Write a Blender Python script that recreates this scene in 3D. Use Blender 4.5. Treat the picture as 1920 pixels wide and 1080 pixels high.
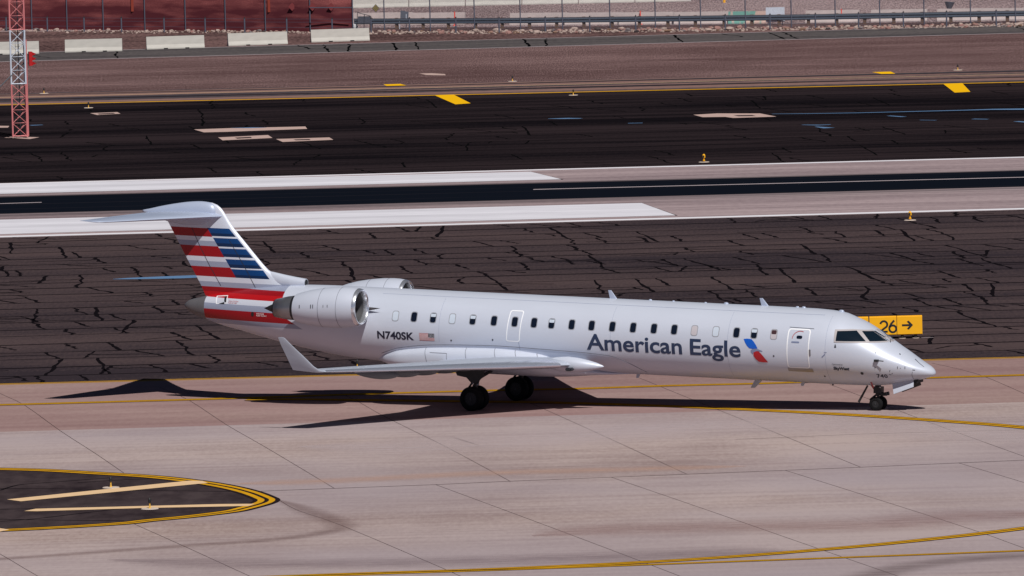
import bpy, bmesh, random, mathutils
from math import *
from mathutils import Vector, Matrix
sc = bpy.context.scene
for o in list(bpy.data.objects): bpy.data.objects.remove(o)
C = sc.collection
R_ = random.Random(7)
# ---------------------------------------------------------------- camera
F, ROLL, H = 16550.0, .025, 28.16
P = atan(.088) - 220/F
fwd = Vector((0, cos(P), -sin(P))); r0 = Vector((1, 0, 0)); u0 = Vector((0, sin(P), cos(P)))
cr = r0*cos(ROLL) - u0*sin(ROLL); cu = u0*cos(ROLL) + r0*sin(ROLL); CAM = Vector((0, 0, H))
cd = bpy.data.cameras.new('camera'); cam = bpy.data.objects.new('camera', cd); C.objects.link(cam)
cd.sensor_width = 36; cd.lens = 36*F/1920; cd.clip_start = 1; cd.clip_end = 20000
m = Matrix.Identity(4)
for i in range(3): m[i][0] = cr[i]; m[i][1] = cu[i]; m[i][2] = -fwd[i]; m[i][3] = CAM[i]
cam.matrix_world = m; sc.camera = cam
# ---------------------------------------------------------------- sky, sun, exposure
SUNV = Vector((.257, -.82, 1.0)).normalized()
w = bpy.data.worlds.new('World'); sc.world = w; w.use_nodes = True
nt = w.node_tree; bg = nt.nodes['Background']; sky = nt.nodes.new('ShaderNodeTexSky'); sky.sky_type = 'NISHITA'
sky.sun_disc = False; sky.sun_elevation = asin(SUNV.z); sky.sun_rotation = atan2(SUNV.x, SUNV.y)
nt.links.new(sky.outputs[0], bg.inputs[0]); bg.inputs[1].default_value = .05
sky.air_density = .3; sky.dust_density = .2; sky.ozone_density = 1.5; sky.altitude = 400
sd = bpy.data.lights.new('sun', 'SUN'); sd.energy = 4.95; sd.angle = radians(.5); sd.color = (1, .97, .925)
so = bpy.data.objects.new('sun', sd); C.objects.link(so); so.rotation_euler = SUNV.to_track_quat('Z', 'Y').to_euler()
so.location = (0, 250, 80)
sc.view_settings.view_transform = 'Standard'; sc.view_settings.look = 'None'
sc.view_settings.exposure = -.28; sc.view_settings.gamma = 1

def at(px, py, z=0.0):
    d = fwd + cr*((px-960)/F) - cu*((py-540)/F)
    return CAM + d*((z-H)/d.z)
ORG = at(932, 759.8); YAW = radians(-23.5); PIT = radians(2.1)
BM = Matrix.Translation(ORG) @ Matrix.Rotation(YAW, 4, 'Z') @ Matrix.Rotation(PIT, 4, 'Y')
BI = BM.inverted()
# ---------------------------------------------------------------- materials
def srgb(r, g, b):
    f = lambda c: (c/255/12.92 if c/255 <= .04045 else ((c/255+.055)/1.055)**2.4)
    return (f(r), f(g), f(b), 1)
def newmat(name):
    m = bpy.data.materials.new(name); m.use_nodes = True
    return m, m.node_tree, m.node_tree.nodes['Principled BSDF']
def pmat(name, col, rough=.6, metal=0, coat=0, noise=0, scale=8, spec=.5, stretch=None):
    m, t, b = newmat(name)
    b.inputs['Roughness'].default_value = rough; b.inputs['Metallic'].default_value = metal
    b.inputs['Coat Weight'].default_value = coat; b.inputs['Coat Roughness'].default_value = .12
    b.inputs['Specular IOR Level'].default_value = spec
    col = tuple(col)[:3] + (1,)
    if noise:
        tc = t.nodes.new('ShaderNodeTexCoord'); mp = t.nodes.new('ShaderNodeMapping'); n = t.nodes.new('ShaderNodeTexNoise')
        mp.inputs['Scale'].default_value = stretch or (1, 1, 1)
        n.inputs['Scale'].default_value = scale; n.inputs['Detail'].default_value = 6
        mx = t.nodes.new('ShaderNodeMix'); mx.data_type = 'RGBA'
        t.links.new(tc.outputs['Object'], mp.inputs[0]); t.links.new(mp.outputs[0], n.inputs[0])
        t.links.new(n.outputs[0], mx.inputs[0])
        mx.inputs[6].default_value = tuple(c*(1-noise) for c in col[:3])+(1,)
        mx.inputs[7].default_value = tuple(min(1, c*(1+noise)) for c in col[:3])+(1,)
        t.links.new(mx.outputs[2], b.inputs['Base Color'])
    else: b.inputs['Base Color'].default_value = col
    return m
def ground_mat(name, c1, c2, layers, rough=.95, spec=.0, c3=None):
    """c1/c2 mixed by several noises. layers: (scale_xyz, weight, lo, hi)"""
    m, t, b = newmat(name); b.inputs['Roughness'].default_value = rough; b.inputs['Specular IOR Level'].default_value = spec
    tc = t.nodes.new('ShaderNodeTexCoord'); acc = None
    for k, (s, wt, lo, hi) in enumerate(layers):
        mp = t.nodes.new('ShaderNodeMapping'); mp.inputs['Scale'].default_value = s; mp.inputs['Location'].default_value = (k*7.3, k*3.1, 0)
        n = t.nodes.new('ShaderNodeTexNoise'); n.inputs['Scale'].default_value = 1; n.inputs['Detail'].default_value = 5; n.inputs['Roughness'].default_value = .6
        mr = t.nodes.new('ShaderNodeMapRange'); mr.inputs[1].default_value = lo; mr.inputs[2].default_value = hi
        mr.inputs[3].default_value = -wt; mr.inputs[4].default_value = wt
        t.links.new(tc.outputs['Object'], mp.inputs[0]); t.links.new(mp.outputs[0], n.inputs[0]); t.links.new(n.outputs[0], mr.inputs[0])
        if acc is None: acc = mr.outputs[0]
        else:
            a = t.nodes.new('ShaderNodeMath'); a.operation = 'ADD'; t.links.new(acc, a.inputs[0]); t.links.new(mr.outputs[0], a.inputs[1]); acc = a.outputs[0]
    a = t.nodes.new('ShaderNodeMath'); a.operation = 'ADD'; a.inputs[1].default_value = .5; a.use_clamp = True; t.links.new(acc, a.inputs[0])
    mx = t.nodes.new('ShaderNodeMix'); mx.data_type = 'RGBA'; t.links.new(a.outputs[0], mx.inputs[0])
    mx.inputs[6].default_value = c1; mx.inputs[7].default_value = c2
    if c3:
        mp = t.nodes.new('ShaderNodeMapping'); mp.inputs['Scale'].default_value = (.035, .045, 1); mp.inputs['Location'].default_value = (3.2, 9.1, 0)
        n = t.nodes.new('ShaderNodeTexNoise'); n.inputs['Scale'].default_value = 1; n.inputs['Detail'].default_value = 3; n.inputs['Distortion'].default_value = .6
        mr = t.nodes.new('ShaderNodeMapRange'); mr.inputs[1].default_value = .35; mr.inputs[2].default_value = .68
        t.links.new(tc.outputs['Object'], mp.inputs[0]); t.links.new(mp.outputs[0], n.inputs[0]); t.links.new(n.outputs[0], mr.inputs[0])
        m3 = t.nodes.new('ShaderNodeMix'); m3.data_type = 'RGBA'; t.links.new(mr.outputs[0], m3.inputs[0]); t.links.new(mx.outputs[2], m3.inputs[6])
        mm_ = t.nodes.new('ShaderNodeMix'); mm_.data_type = 'RGBA'; mm_.inputs[0].default_value = .75; t.links.new(mx.outputs[2], mm_.inputs[6]); mm_.inputs[7].default_value = c3
        t.links.new(mm_.outputs[2], m3.inputs[7]); mx = m3
    t.links.new(mx.outputs[2], b.inputs['Base Color'])
    m['mixout'] = mx.name
    return m

M = {}
M['gravel'] = ground_mat('gravel', srgb(80, 60, 60), srgb(142, 116, 115),
    [((.06, .03, 1), .22, .3, .7), ((7, .9, 1), .28, .3, .7), ((.02, .12, 1), .32, .3, .7), ((16, 2.2, 1), .9, .3, .7), ((.10, .35, 1), .22, .55, .75)])
M['gravel_far'] = ground_mat('gravel_far', srgb(96, 78, 78), srgb(172, 150, 150),
    [((.1, .03, 1), .3, .3, .7), ((7, .6, 1), .55, .35, .65), ((14, 1.4, 1), .9, .3, .7)])
M['dirt'] = ground_mat('dirt', srgb(66, 50, 50), srgb(118, 92, 90), [((.08, .15, 1), .5, .3, .7), ((4, .7, 1), .5, .3, .7)])
M['apron'] = ground_mat('apron_concrete', srgb(143, 123, 119), srgb(180, 162, 157),
    [((.03, .08, 1), .5, .3, .7), ((.05, .45, 1), .2, .3, .7), ((6, 1.4, 1), .22, .3, .7), ((.3, 1.3, 1), .16, .3, .7), ((.012, 1.7, 1), .16, .38, .62), ((.12, .05, 1), .35, .3, .7)], c3=srgb(162, 150, 156))
M['taxi'] = ground_mat('taxiway_concrete', srgb(130, 105, 101), srgb(168, 145, 139),
    [((.03, .12, 1), .5, .3, .7), ((.06, .6, 1), .25, .3, .7), ((5, 1.2, 1), .15, .3, .7)], c3=srgb(146, 116, 118))
M['shoulder'] = ground_mat('cracked_asphalt', srgb(52, 45, 50), srgb(80, 67, 68),
    [((.02, .07, 1), .55, .35, .65), ((.04, .35, 1), .22, .3, .7), ((7, 1.2, 1), .28, .3, .7)])
M['shoulder_far'] = ground_mat('sealed_asphalt', srgb(21, 18, 22), srgb(46, 38, 41),
    [((.012, .1, 1), .6, .35, .65), ((.05, .6, 1), .4, .3, .7), ((5, 1, 1), .15, .3, .7)])
M['band'] = ground_mat('edge_band_paving', srgb(66, 62, 68), srgb(132, 104, 98), [((.008, .42, 1), 1.0, .38, .62), ((2, .5, 1), .2, .3, .7)])
M['road'] = ground_mat('road_asphalt', srgb(72, 68, 70), srgb(96, 90, 90), [((.05, .3, 1), .5, .3, .7), ((3, .6, 1), .3, .3, .7)])
M['seal'] = pmat('crack_sealant', srgb(20, 17, 21), .9, spec=0)
M['seal_far'] = pmat('crack_sealant_far', srgb(12, 12, 14), .9, spec=0)
M['joint'] = pmat('joint_sealant', srgb(62, 50, 52), .9, spec=0)
M['yellow'] = pmat('yellow_marking', srgb(206, 152, 30), .8, noise=.25, scale=3, spec=.0)
M['yellow_bright'] = pmat('yellow_marking_fresh', srgb(236, 180, 24), .8, noise=.08, scale=2, spec=.0)
M['rim_black'] = pmat('black_marking', srgb(38, 30, 34), .8, spec=.0)
M['white_line'] = pmat('white_marking', srgb(222, 220, 226), .8, noise=.12, scale=2, spec=.0, stretch=(.3, 1, 1))
M['worn_white'] = pmat('worn_white_marking', srgb(176, 164, 168), .8, noise=.3, scale=3, spec=.0, stretch=(.5, 1, 1))
M['bar'] = ground_mat('white_bar', srgb(196, 194, 202), srgb(224, 222, 230), [((.04, .5, 1), .5, .3, .7), ((.4, 3, 1), .3, .3, .7)])
M['buff'] = pmat('buff_marking', srgb(222, 188, 148), .8, noise=.12, scale=3, spec=.0)
M['pad'] = pmat('pad_concrete', srgb(186, 160, 152), .9, spec=0, noise=.15, scale=2)
M['blue_streak'] = pmat('streak_blue', srgb(104, 140, 180), .35, noise=.3, scale=1.5, stretch=(.3, 2, 1))  # flat pale blue for the thin streaks on the paving
M['island'] = ground_mat('island_asphalt', srgb(46, 38, 42), srgb(72, 62, 64), [((.15, .2, 1), .5, .3, .7), ((1.5, .5, 1), .4, .3, .7)])
M['jersey'] = pmat('barrier_concrete', srgb(184, 180, 174), .9, noise=.18, scale=1.6, stretch=(1, 1, 2.5))
M['jersey_far'] = pmat('barrier_concrete_far', srgb(186, 172, 170), .9, noise=.22, scale=1.2, stretch=(1, 1, 2))
M['track'] = pmat('track_grey_shaded', (.16, .165, .18), .5)  # grey darkened to carry the shade under the wing
M['black'] = pmat('matte_black', (.012, .012, .014), .6)
M['rubber'] = pmat('tyre_rubber', (.007, .007, .008), .8, spec=.2, noise=.2, scale=6)
M['hub'] = pmat('wheel_hub', (.07, .07, .075), .5, metal=.4)
M['gear'] = pmat('gear_metal', (.035, .035, .038), .45, metal=.4, noise=.4, scale=5)
M['gear_bright'] = pmat('gear_chrome', (.5, .5, .5), .25, metal=.9)  # bright metal of the small gear fittings
M['chrome'] = pmat('polished_aluminium', (.80, .82, .88), .24, metal=.85, noise=.04, scale=3)
M['lemetal'] = pmat('leading_edge_metal', (.76, .80, .92), .27, metal=.8, noise=.06, scale=2, stretch=(.4, .4, 4))
M['titanium'] = pmat('nozzle_metal', (.33, .33, .35), .38, metal=.85, noise=.15, scale=4)
M['darkmetal'] = pmat('scorched_metal', (.03, .03, .035), .5, metal=.5)
M['cone'] = pmat('tail_cone_metal', (.13, .125, .135), .45, metal=.2, noise=.1, scale=3)
M['letter'] = pmat('slate_lettering', srgb(34, 50, 80), .45, coat=.1)
M['navy'] = pmat('navy_lettering', srgb(22, 26, 48), .45)
M['line'] = pmat('panel_line', srgb(96, 98, 112), .6)
M['lineb'] = pmat('panel_line_dark', srgb(40, 42, 52), .6)
M['doorwhite'] = pmat('door_outline_white', (.86, .87, .9), .4)
M['pilot_frame'] = pmat('cockpit_frame', srgb(172, 166, 168), .45)
M['glass'] = pmat('cockpit_glass', (.006, .013, .022), .08, coat=.5)
M['wdark'] = pmat('window_dark', (.006, .010, .022), .18)
M['wframe'] = pmat('window_frame', (.30, .31, .35), .4)
M['wwhite'] = pmat('window_shade_pale', srgb(190, 200, 214), .5)
M['wpink'] = pmat('window_shade_warm', srgb(182, 176, 182), .5)
M['wbrown'] = pmat('window_shade_brown', srgb(60, 34, 40), .5)
M['red'] = pmat('red_paint', (.42, .006, .012), .4, coat=.2)
M['redflag'] = pmat('flag_red', srgb(170, 60, 60), .5)
M['blue'] = pmat('blue_paint', srgb(14, 88, 190), .4)
M['greyp'] = pmat('grey_paint', srgb(120, 130, 160), .4)
M['signyel'] = pmat('sign_yellow', srgb(246, 178, 8), .55, noise=.05, scale=3)
M['steel'] = pmat('galvanised_steel', srgb(78, 84, 98), .5, metal=.3, noise=.2, scale=3)
M['post'] = pmat('fence_post_steel', srgb(84, 88, 104), .6, metal=.1)
M['wood'] = pmat('guardrail_wood', srgb(92, 66, 48), .9, noise=.35, scale=6)
M['rail'] = pmat('guardrail_steel', srgb(66, 78, 92), .5, metal=.15, noise=.15, scale=2)
M['orange'] = pmat('orange_plastic', srgb(236, 66, 40), .5)
M['mastpink'] = pmat('faded_red_paint', srgb(206, 122, 124), .6, noise=.1, scale=8)
M['mastwhite'] = pmat('white_mast_paint', srgb(200, 206, 220), .6, noise=.1, scale=8)
M['beacon'] = pmat('red_housing', srgb(176, 18, 22), .5, noise=.3, scale=10)
M['cable'] = pmat('grey_cable', srgb(82, 86, 94), .7)
M['lampyel'] = pmat('lamp_stem_yellow', srgb(226, 176, 70), .6)
M['lampbase'] = pmat('lamp_base', srgb(196, 180, 168), .8)
M['signback'] = pmat('sign_back_metal', srgb(84, 88, 100), .5, metal=.3)
M['signwhite'] = pmat('sign_face_white', srgb(196, 202, 216), .6, noise=.06, scale=20)
M['signdark'] = pmat('sign_frame_dark', srgb(40, 38, 44), .6)
M['diamond'] = pmat('diamond_yellow', srgb(170, 150, 70), .6, noise=.3, scale=12)
M['bag'] = pmat('bag_cloth', srgb(196, 196, 200), .9)
ROCKS = [pmat('rock_%s' % n, srgb(*c), .9, noise=.3, scale=9) for n, c in
         (('pale', (166, 146, 138)), ('pink', (146, 110, 104)), ('grey', (112, 102, 104)), ('tan', (130, 102, 86)), ('dark', (66, 56, 58)))]
# runway: concrete + rubber band across UV.v (metres from far edge)
def runway_mat(vr0, vr1):
    m = ground_mat('runway_concrete', srgb(130, 114, 118), srgb(170, 152, 154), [((.03, .3, 1), .5, .3, .7), ((.08, 1.2, 1), .3, .3, .7), ((3, .8, 1), .15, .3, .7)])
    t = m.node_tree; b = t.nodes['Principled BSDF']; mx = t.nodes[m['mixout']]
    uv = t.nodes.new('ShaderNodeUVMap'); sp = t.nodes.new('ShaderNodeSeparateXYZ'); t.links.new(uv.outputs[0], sp.inputs[0])
    mp = t.nodes.new('ShaderNodeMapping'); mp.inputs['Scale'].default_value = (.006, 1.1, 1); t.links.new(uv.outputs[0], mp.inputs[0])
    n = t.nodes.new('ShaderNodeTexNoise'); n.inputs['Scale'].default_value = 1; n.inputs['Detail'].default_value = 6; t.links.new(mp.outputs[0], n.inputs[0])
    def ramp(a, bb):
        r = t.nodes.new('ShaderNodeMapRange'); r.interpolation_type = 'SMOOTHSTEP'; r.inputs[1].default_value = a; r.inputs[2].default_value = bb
        t.links.new(sp.outputs[1], r.inputs[0]); return r.outputs[0]
    def mth(op, a, bb):
        q = t.nodes.new('ShaderNodeMath'); q.operation = op; q.use_clamp = (op != 'SUBTRACT')
        for i, v in ((0, a), (1, bb)):
            if isinstance(v, (int, float)): q.inputs[i].default_value = v
            else: t.links.new(v, q.inputs[i])
        return q.outputs[0]
    band = mth('MULTIPLY', ramp(vr0-2.2, vr0+1.2), mth('SUBTRACT', 1, ramp(vr1-2.0, vr1+5.5)))
    nn = t.nodes.new('ShaderNodeMapRange'); nn.inputs[1].default_value = .36; nn.inputs[2].default_value = .60; t.links.new(n.outputs[0], nn.inputs[0])
    f = mth('ADD', mth('MULTIPLY', band, nn.outputs[0]), mth('MULTIPLY', mth('MULTIPLY', ramp(vr0-.2, vr0+1.4), mth('SUBTRACT', 1, ramp(vr1-2.5, vr1+.5))), .97))
    m2 = t.nodes.new('ShaderNodeMix'); m2.data_type = 'RGBA'; t.links.new(f, m2.inputs[0]); t.links.new(mx.outputs[2], m2.inputs[6])
    m2.inputs[7].default_value = srgb(17, 21, 30); t.links.new(m2.outputs[2], b.inputs['Base Color'])
    return m
# livery: aircraft paint with tail stripes, in body coordinates (object coordinates, origin at aircraft root)
def body_paint(name, stripes=False, tint=(.57, .605, .705)):
    m, t, b = newmat(name)
    b.inputs['Roughness'].default_value = .42; b.inputs['Metallic'].default_value = .15; b.inputs['Specular IOR Level'].default_value = .4; b.inputs['Coat Weight'].default_value = .12; b.inputs['Coat Roughness'].default_value = .1
    tc = t.nodes.new('ShaderNodeTexCoord'); sp = t.nodes.new('ShaderNodeSeparateXYZ'); t.links.new(tc.outputs['Object'], sp.inputs[0])
    mp = t.nodes.new('ShaderNodeMapping'); mp.inputs['Scale'].default_value = (.5, 1, 2); n = t.nodes.new('ShaderNodeTexNoise'); n.inputs['Scale'].default_value = 1.3; n.inputs['Detail'].default_value = 5
    t.links.new(tc.outputs['Object'], mp.inputs[0]); t.links.new(mp.outputs[0], n.inputs[0])
    base = t.nodes.new('ShaderNodeMix'); base.data_type = 'RGBA'; t.links.new(n.outputs[0], base.inputs[0])
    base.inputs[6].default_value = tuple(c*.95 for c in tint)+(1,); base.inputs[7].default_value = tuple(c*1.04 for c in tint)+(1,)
    out = base.outputs[2]
    if stripes:
        X, Z = sp.outputs[0], sp.outputs[2]
        def mth(op, a, bb, clamp=False):
            q = t.nodes.new('ShaderNodeMath'); q.operation = op; q.use_clamp = clamp
            for i, v in ((0, a), (1, bb)):
                if isinstance(v, (int, float)): q.inputs[i].default_value = v
                else: t.links.new(v, q.inputs[i])
            return q.outputs[0]
        def ramp(stops):   # stops: (z, colour) from z upward
            nr = mth('DIVIDE', mth('SUBTRACT', Z, 2.3), 4.0)
            r = t.nodes.new('ShaderNodeValToRGB'); r.color_ramp.interpolation = 'CONSTANT'; e = r.color_ramp.elements
            e[0].position = 0; e[0].color = stops[0][1]; e.remove(e[1])
            for z, c in stops[1:]:
                q = e.new((z-2.3)/4.0); q.color = c
            t.links.new(nr, r.inputs[0]); return r.outputs[0]
        RD = (.29, .003, .008, 1); RD_SUN = (.46, .006, .010, 1); WH = (.60, .63, .72, 1); GR = (.30, .33, .44, 1); B1 = (.002, .042, .165, 1); B2 = (.002, .018, .07, 1)
        redr = ramp([(0, tint+(1,)), (2.52, GR), (2.70, RD), (3.06, GR), (3.27, WH), (3.48, RD_SUN), (3.66, RD), (3.84, GR), (4.03, WH), (4.21, RD), (4.58, GR), (4.77, WH), (4.95, RD), (5.34, GR), (5.52, WH), (5.69, RD), (6.0, tint+(1,))])  # one red band has its lower half brightened, sun shading put in the colour
        blr = ramp([(0, WH), (4.22, B2), (4.32, B1), (4.52, WH), (4.58, B2), (4.70, B1), (4.89, WH), (4.96, B2), (5.08, B1), (5.27, WH), (5.34, B2), (5.46, B1), (5.65, WH), (5.72, B2), (5.82, B1), (6.01, tint+(1,))])
        # left of diagonal -> red family ; right -> blue family, only above z 4.22
        diag = mth('GREATER_THAN', mth('ADD', X, mth('MULTIPLY', Z, .667)), -11.63+5.98*.667)
        isb = mth('MULTIPLY', diag, mth('GREATER_THAN', Z, 4.22))
        mixb = t.nodes.new('ShaderNodeMix'); mixb.data_type = 'RGBA'; t.links.new(isb, mixb.inputs[0]); t.links.new(redr, mixb.inputs[6]); t.links.new(blr, mixb.inputs[7])
        # region mask: outside (leading edge white / forward of boundaries) keeps plain paint
        le = mth('GREATER_THAN', mth('ADD', X, mth('MULTIPLY', Z, .944)), -10.78+6.02*.944)
        fa = mth('MULTIPLY', le, mth('GREATER_THAN', Z, 4.22))
        fb = mth('MULTIPLY', mth('GREATER_THAN', X, -8.25), mth('GREATER_THAN', Z, 3.2))
        fc = mth('MULTIPLY', mth('GREATER_THAN', mth('ADD', X, mth('MULTIPLY', Z, 1.9)), -8.3+3.07*1.9), mth('LESS_THAN', Z, 3.2))
        fd = mth('GREATER_THAN', X, -6.9)
        fz = mth('LESS_THAN', Z, 2.52)
        ffin = mth('ADD', mth('ADD', mth('ADD', fa, fb, True), fc, True), mth('ADD', fd, fz, True), True)
        mf = t.nodes.new('ShaderNodeMix'); mf.data_type = 'RGBA'; t.links.new(ffin, mf.inputs[0]); t.links.new(mixb.outputs[2], mf.inputs[6]); t.links.new(out, mf.inputs[7])
        out = mf.outputs[2]
    t.links.new(out, b.inputs['Base Color'])
    return m
M['paint'] = body_paint('silver_paint'); M['livery'] = body_paint('striped_tail_paint', True)
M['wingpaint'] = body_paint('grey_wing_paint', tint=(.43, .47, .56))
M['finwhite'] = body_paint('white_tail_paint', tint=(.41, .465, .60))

# ---------------------------------------------------------------- helpers
def link(name, me, parent=None, mat=None):
    o = bpy.data.objects.new(name, me); C.objects.link(o)
    if parent: o.parent = parent
    if mat is not None and me is not None:
        me.materials.clear()
        for q in (mat if isinstance(mat, (list, tuple)) else [mat]): me.materials.append(q)
    return o
def bobj(name, bm, mat, parent=None, smooth=False, angle=None):
    me = bpy.data.meshes.new(name); bm.normal_update(); bm.to_mesh(me); bm.free()
    if smooth:
        for p in me.polygons: p.use_smooth = True
        if angle:
            try: me.set_sharp_from_angle(angle=radians(angle))
            except Exception: pass
    return link(name, me, parent, mat)
def struct(o, kind='structure'): o['kind'] = kind; return o
def tag(o, label, cat, group=None):
    o['label'] = label; o['category'] = cat
    if group: o['group'] = group
    return o
def empty(name, loc, rz=0, label=None, cat=None, group=None):
    o = bpy.data.objects.new(name, None); C.objects.link(o); o.location = loc; o.rotation_euler = (0, 0, rz); o.empty_display_size = .3
    if label: tag(o, label, cat, group)
    return o
def copy_tree(o, parent=None):
    c = o.copy(); C.objects.link(c)
    if parent: c.parent = parent
    for ch in list(o.children): copy_tree(ch, c)
    return c
def box(bm, x0, x1, y0, y1, z0, z1, mi=0):
    v = [bm.verts.new((x, y, z)) for x in (x0, x1) for y in (y0, y1) for z in (z0, z1)]
    for f in ((0, 1, 3, 2), (4, 6, 7, 5), (0, 4, 5, 1), (2, 3, 7, 6), (0, 2, 6, 4), (1, 5, 7, 3)):
        bm.faces.new([v[i] for i in f]).material_index = mi
def tube(bm, a, b, r, r2=None, n=8, mi=0):
    a, b = Vector(a), Vector(b); d = (b-a).normalized(); u = d.orthogonal().normalized(); v = d.cross(u); r2 = r if r2 is None else r2
    A = [bm.verts.new(a+(u*cos(2*pi*i/n)+v*sin(2*pi*i/n))*r) for i in range(n)]
    B = [bm.verts.new(b+(u*cos(2*pi*i/n)+v*sin(2*pi*i/n))*r2) for i in range(n)]
    for i in range(n): bm.faces.new((A[i], A[(i+1) % n], B[(i+1) % n], B[i])).material_index = mi
    bm.faces.new(A[::-1]).material_index = mi; bm.faces.new(B).material_index = mi
def loft(bm, rings, cap=True, closed=True):
    rs = [[bm.verts.new(p) for p in r] for r in rings]
    for a, b in zip(rs, rs[1:]):
        n = len(a)
        for i in range(n if closed else n-1): bm.faces.new((a[i], a[(i+1) % n], b[(i+1) % n], b[i]))
    if cap: bm.faces.new(rs[0][::-1]); bm.faces.new(rs[-1])
    bmesh.ops.recalc_face_normals(bm, faces=bm.faces)
def lathe(bm, prof, centre, axis='x', n=40, arc=None):
    """prof: (t, r); centre(t)->(y,z)"""
    rings = []
    for t, r in prof:
        cy, cz = centre(t)
        rings.append([Vector((t, cy+r*cos(2*pi*i/n), cz+r*sin(2*pi*i/n))) for i in range(n)])
    rs = [[bm.verts.new(p) for p in r] for r in rings]
    for a, b in zip(rs, rs[1:]):
        for i in range(n): bm.faces.new((a[i], a[(i+1) % n], b[(i+1) % n], b[i]))
    return rs

def solid(bm, t):
    bm.normal_update(); bmesh.ops.solidify(bm, geom=bm.faces[:], thickness=t)
# ---------------------------------------------------------------- ground
XE = 300
def wline(a, b, x, z=0):    # world line through two photograph points on the ground, evaluated at x
    p, q = at(*a), at(*b); return Vector((x, p.y+(q.y-p.y)*(x-p.x)/(q.x-p.x), z))
def strip(name, la, lb, z, mat, x0=-XE, x1=XE, kind='structure', bm=None):
    """la far line, lb near line; UV v = metres from the far edge"""
    bm = bmesh.new(); uv = bm.loops.layers.uv.new('UVMap'); n = 24; prev = None
    for i in range(n+1):
        x = x0+(x1-x0)*i/n; a = wline(*la, x, z); b = wline(*lb, x, z); cur = (bm.verts.new(a), bm.verts.new(b), x, a.y-b.y)
        if prev:
            f = bm.faces.new((prev[1], cur[1], cur[0], prev[0]))
            for l, q in zip(f.loops, ((prev[2], prev[3]), (cur[2], cur[3]), (cur[2], 0), (prev[2], 0))): l[uv].uv = q
        prev = cur
    return struct(bobj(name, bm, mat), kind)
def poly(bm, pts, z, mi=0):
    vs = [bm.verts.new(at(px, py).xy.to_3d()+Vector((0, 0, z))) for px, py in pts]
    f = bm.faces.new(vs); f.material_index = mi
    if f.calc_area() and (f.normal_update() or f.normal.z < 0): f.normal_flip()
def wribbon(bm, pts, wd, z, mi=0, off=0):
    """ribbon along world xy points, widths number or list"""
    n = len(pts); L = []
    for i in range(n):
        a = pts[max(0, i-1)]; b = pts[min(n-1, i+1)]; d = Vector((b[0]-a[0], b[1]-a[1], 0)).normalized(); nn = Vector((-d.y, d.x, 0))
        ww = (wd[i] if isinstance(wd, (list, tuple)) else wd)/2; p = Vector((pts[i][0], pts[i][1], z))+nn*off
        L.append((bm.verts.new(p-nn*ww), bm.verts.new(p+nn*ww)))
    for (a, b), (c, d) in zip(L, L[1:]):
        bm.faces.new((a, c, d, b)).material_index = mi
def pribbon(bm, pts, wd, z, mi=0, off=0): wribbon(bm, [at(*p).xy for p in pts], wd, z, mi, off)
def smoothpts(pts, k=4):
    out = []
    for i in range(len(pts)-1):
        p0 = pts[max(0, i-1)]; p1 = pts[i]; p2 = pts[i+1]; p3 = pts[min(len(pts)-1, i+2)]
        for j in range(k):
            t = j/k; out.append(tuple(.5*((2*p1[c])+(-p0[c]+p2[c])*t+(2*p0[c]-5*p1[c]+4*p2[c]-p3[c])*t*t+(-p0[c]+3*p1[c]-3*p2[c]+p3[c])*t**3) for c in (0, 1)))
    out.append(tuple(pts[-1])); return out

bm = bmesh.new(); v = [bm.verts.new(p) for p in ((-3000, -500, 0), (3000, -500, 0), (3000, 6000, 0), (-3000, 6000, 0))]; bm.faces.new(v)
struct(bobj('ground', bm, M['gravel_far']))
L_tx = ((0, 721), (1920, 670.5)); L_wl = ((0, 446), (1920, 393.5)); L_dk = ((0, 343.5), (1920, 293.5)); L_ye = ((0, 198), (1920, 154))
L_bd = ((0, 176), (1920, 130)); L_r1 = ((0, 116), (1920, 62)); L_r2 = ((0, 100), (1920, 47)); L_ap = ((0, 810), (1920, 754)); L_ft = ((0, 60), (1920, 40))
L_bt = ((0, 1500), (1920, 1500))
strip('apron', L_ap, L_bt, .004, M['apron'])
strip('taxiway', L_tx, L_ap, .004, M['taxi'])
strip('asphalt_shoulder', L_wl, L_tx, .004, M['shoulder'])
fe = wline(*L_dk, 0).y
strip('runway', L_dk, L_wl, .004, runway_mat(fe-at(960, 344).y, fe-at(960, 377).y))
strip('sealed_asphalt', L_ye, L_dk, .004, M['shoulder_far'])
strip('edge_paving', L_bd, L_ye, .004, M['band'])
strip('gravel_strip', L_r1, L_bd, .004, M['gravel'])
strip('service_road', L_r2, L_r1, .004, M['road'])
strip('dirt_verge', L_ft, L_r2, .004, M['dirt'])

# joints and crack sealing
bm = bmesh.new()
for J in ([(-40, 715), (0, 738), (46, 760), (113, 808), (178, 850), (232, 887)], [(300, 727), (355, 751), (425, 797), (500, 840), (627, 916)],
          [(640, 738), (671, 753), (713, 777), (775, 808), (840, 840), (957, 903)], [(960, 742), (1024, 769), (1150, 826), (1287, 889)],
          [(1199, 709), (1307, 753), (1347, 769), (1480, 822), (1613, 876)], [(1556, 721), (1628, 748), (1745, 793), (1920, 856), (2100, 920)],
          [(1747, 681), (1834, 702), (1920, 738), (2040, 790)], [(-60, 1010), (0, 1039), (70, 1080), (160, 1125)], [(525, 939), (560, 958), (642, 986), (833, 1067), (862, 1080), (960, 1120)],
          [(817, 909), (1025, 986), (1187, 1047), (1268, 1078), (1400, 1130)], [(1146, 895), (1330, 958), (1517, 1023), (1676, 1078), (1800, 1120)],
          [(1472, 882), (1650, 938), (1834, 997), (1920, 1028), (2100, 1090)], [(1798, 868.5), (1920, 905), (2200, 990)], [(252, 983), (353, 1028), (467, 1080), (560, 1120)]):
    pribbon(bm, smoothpts(J, 3), .024, .007)
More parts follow.
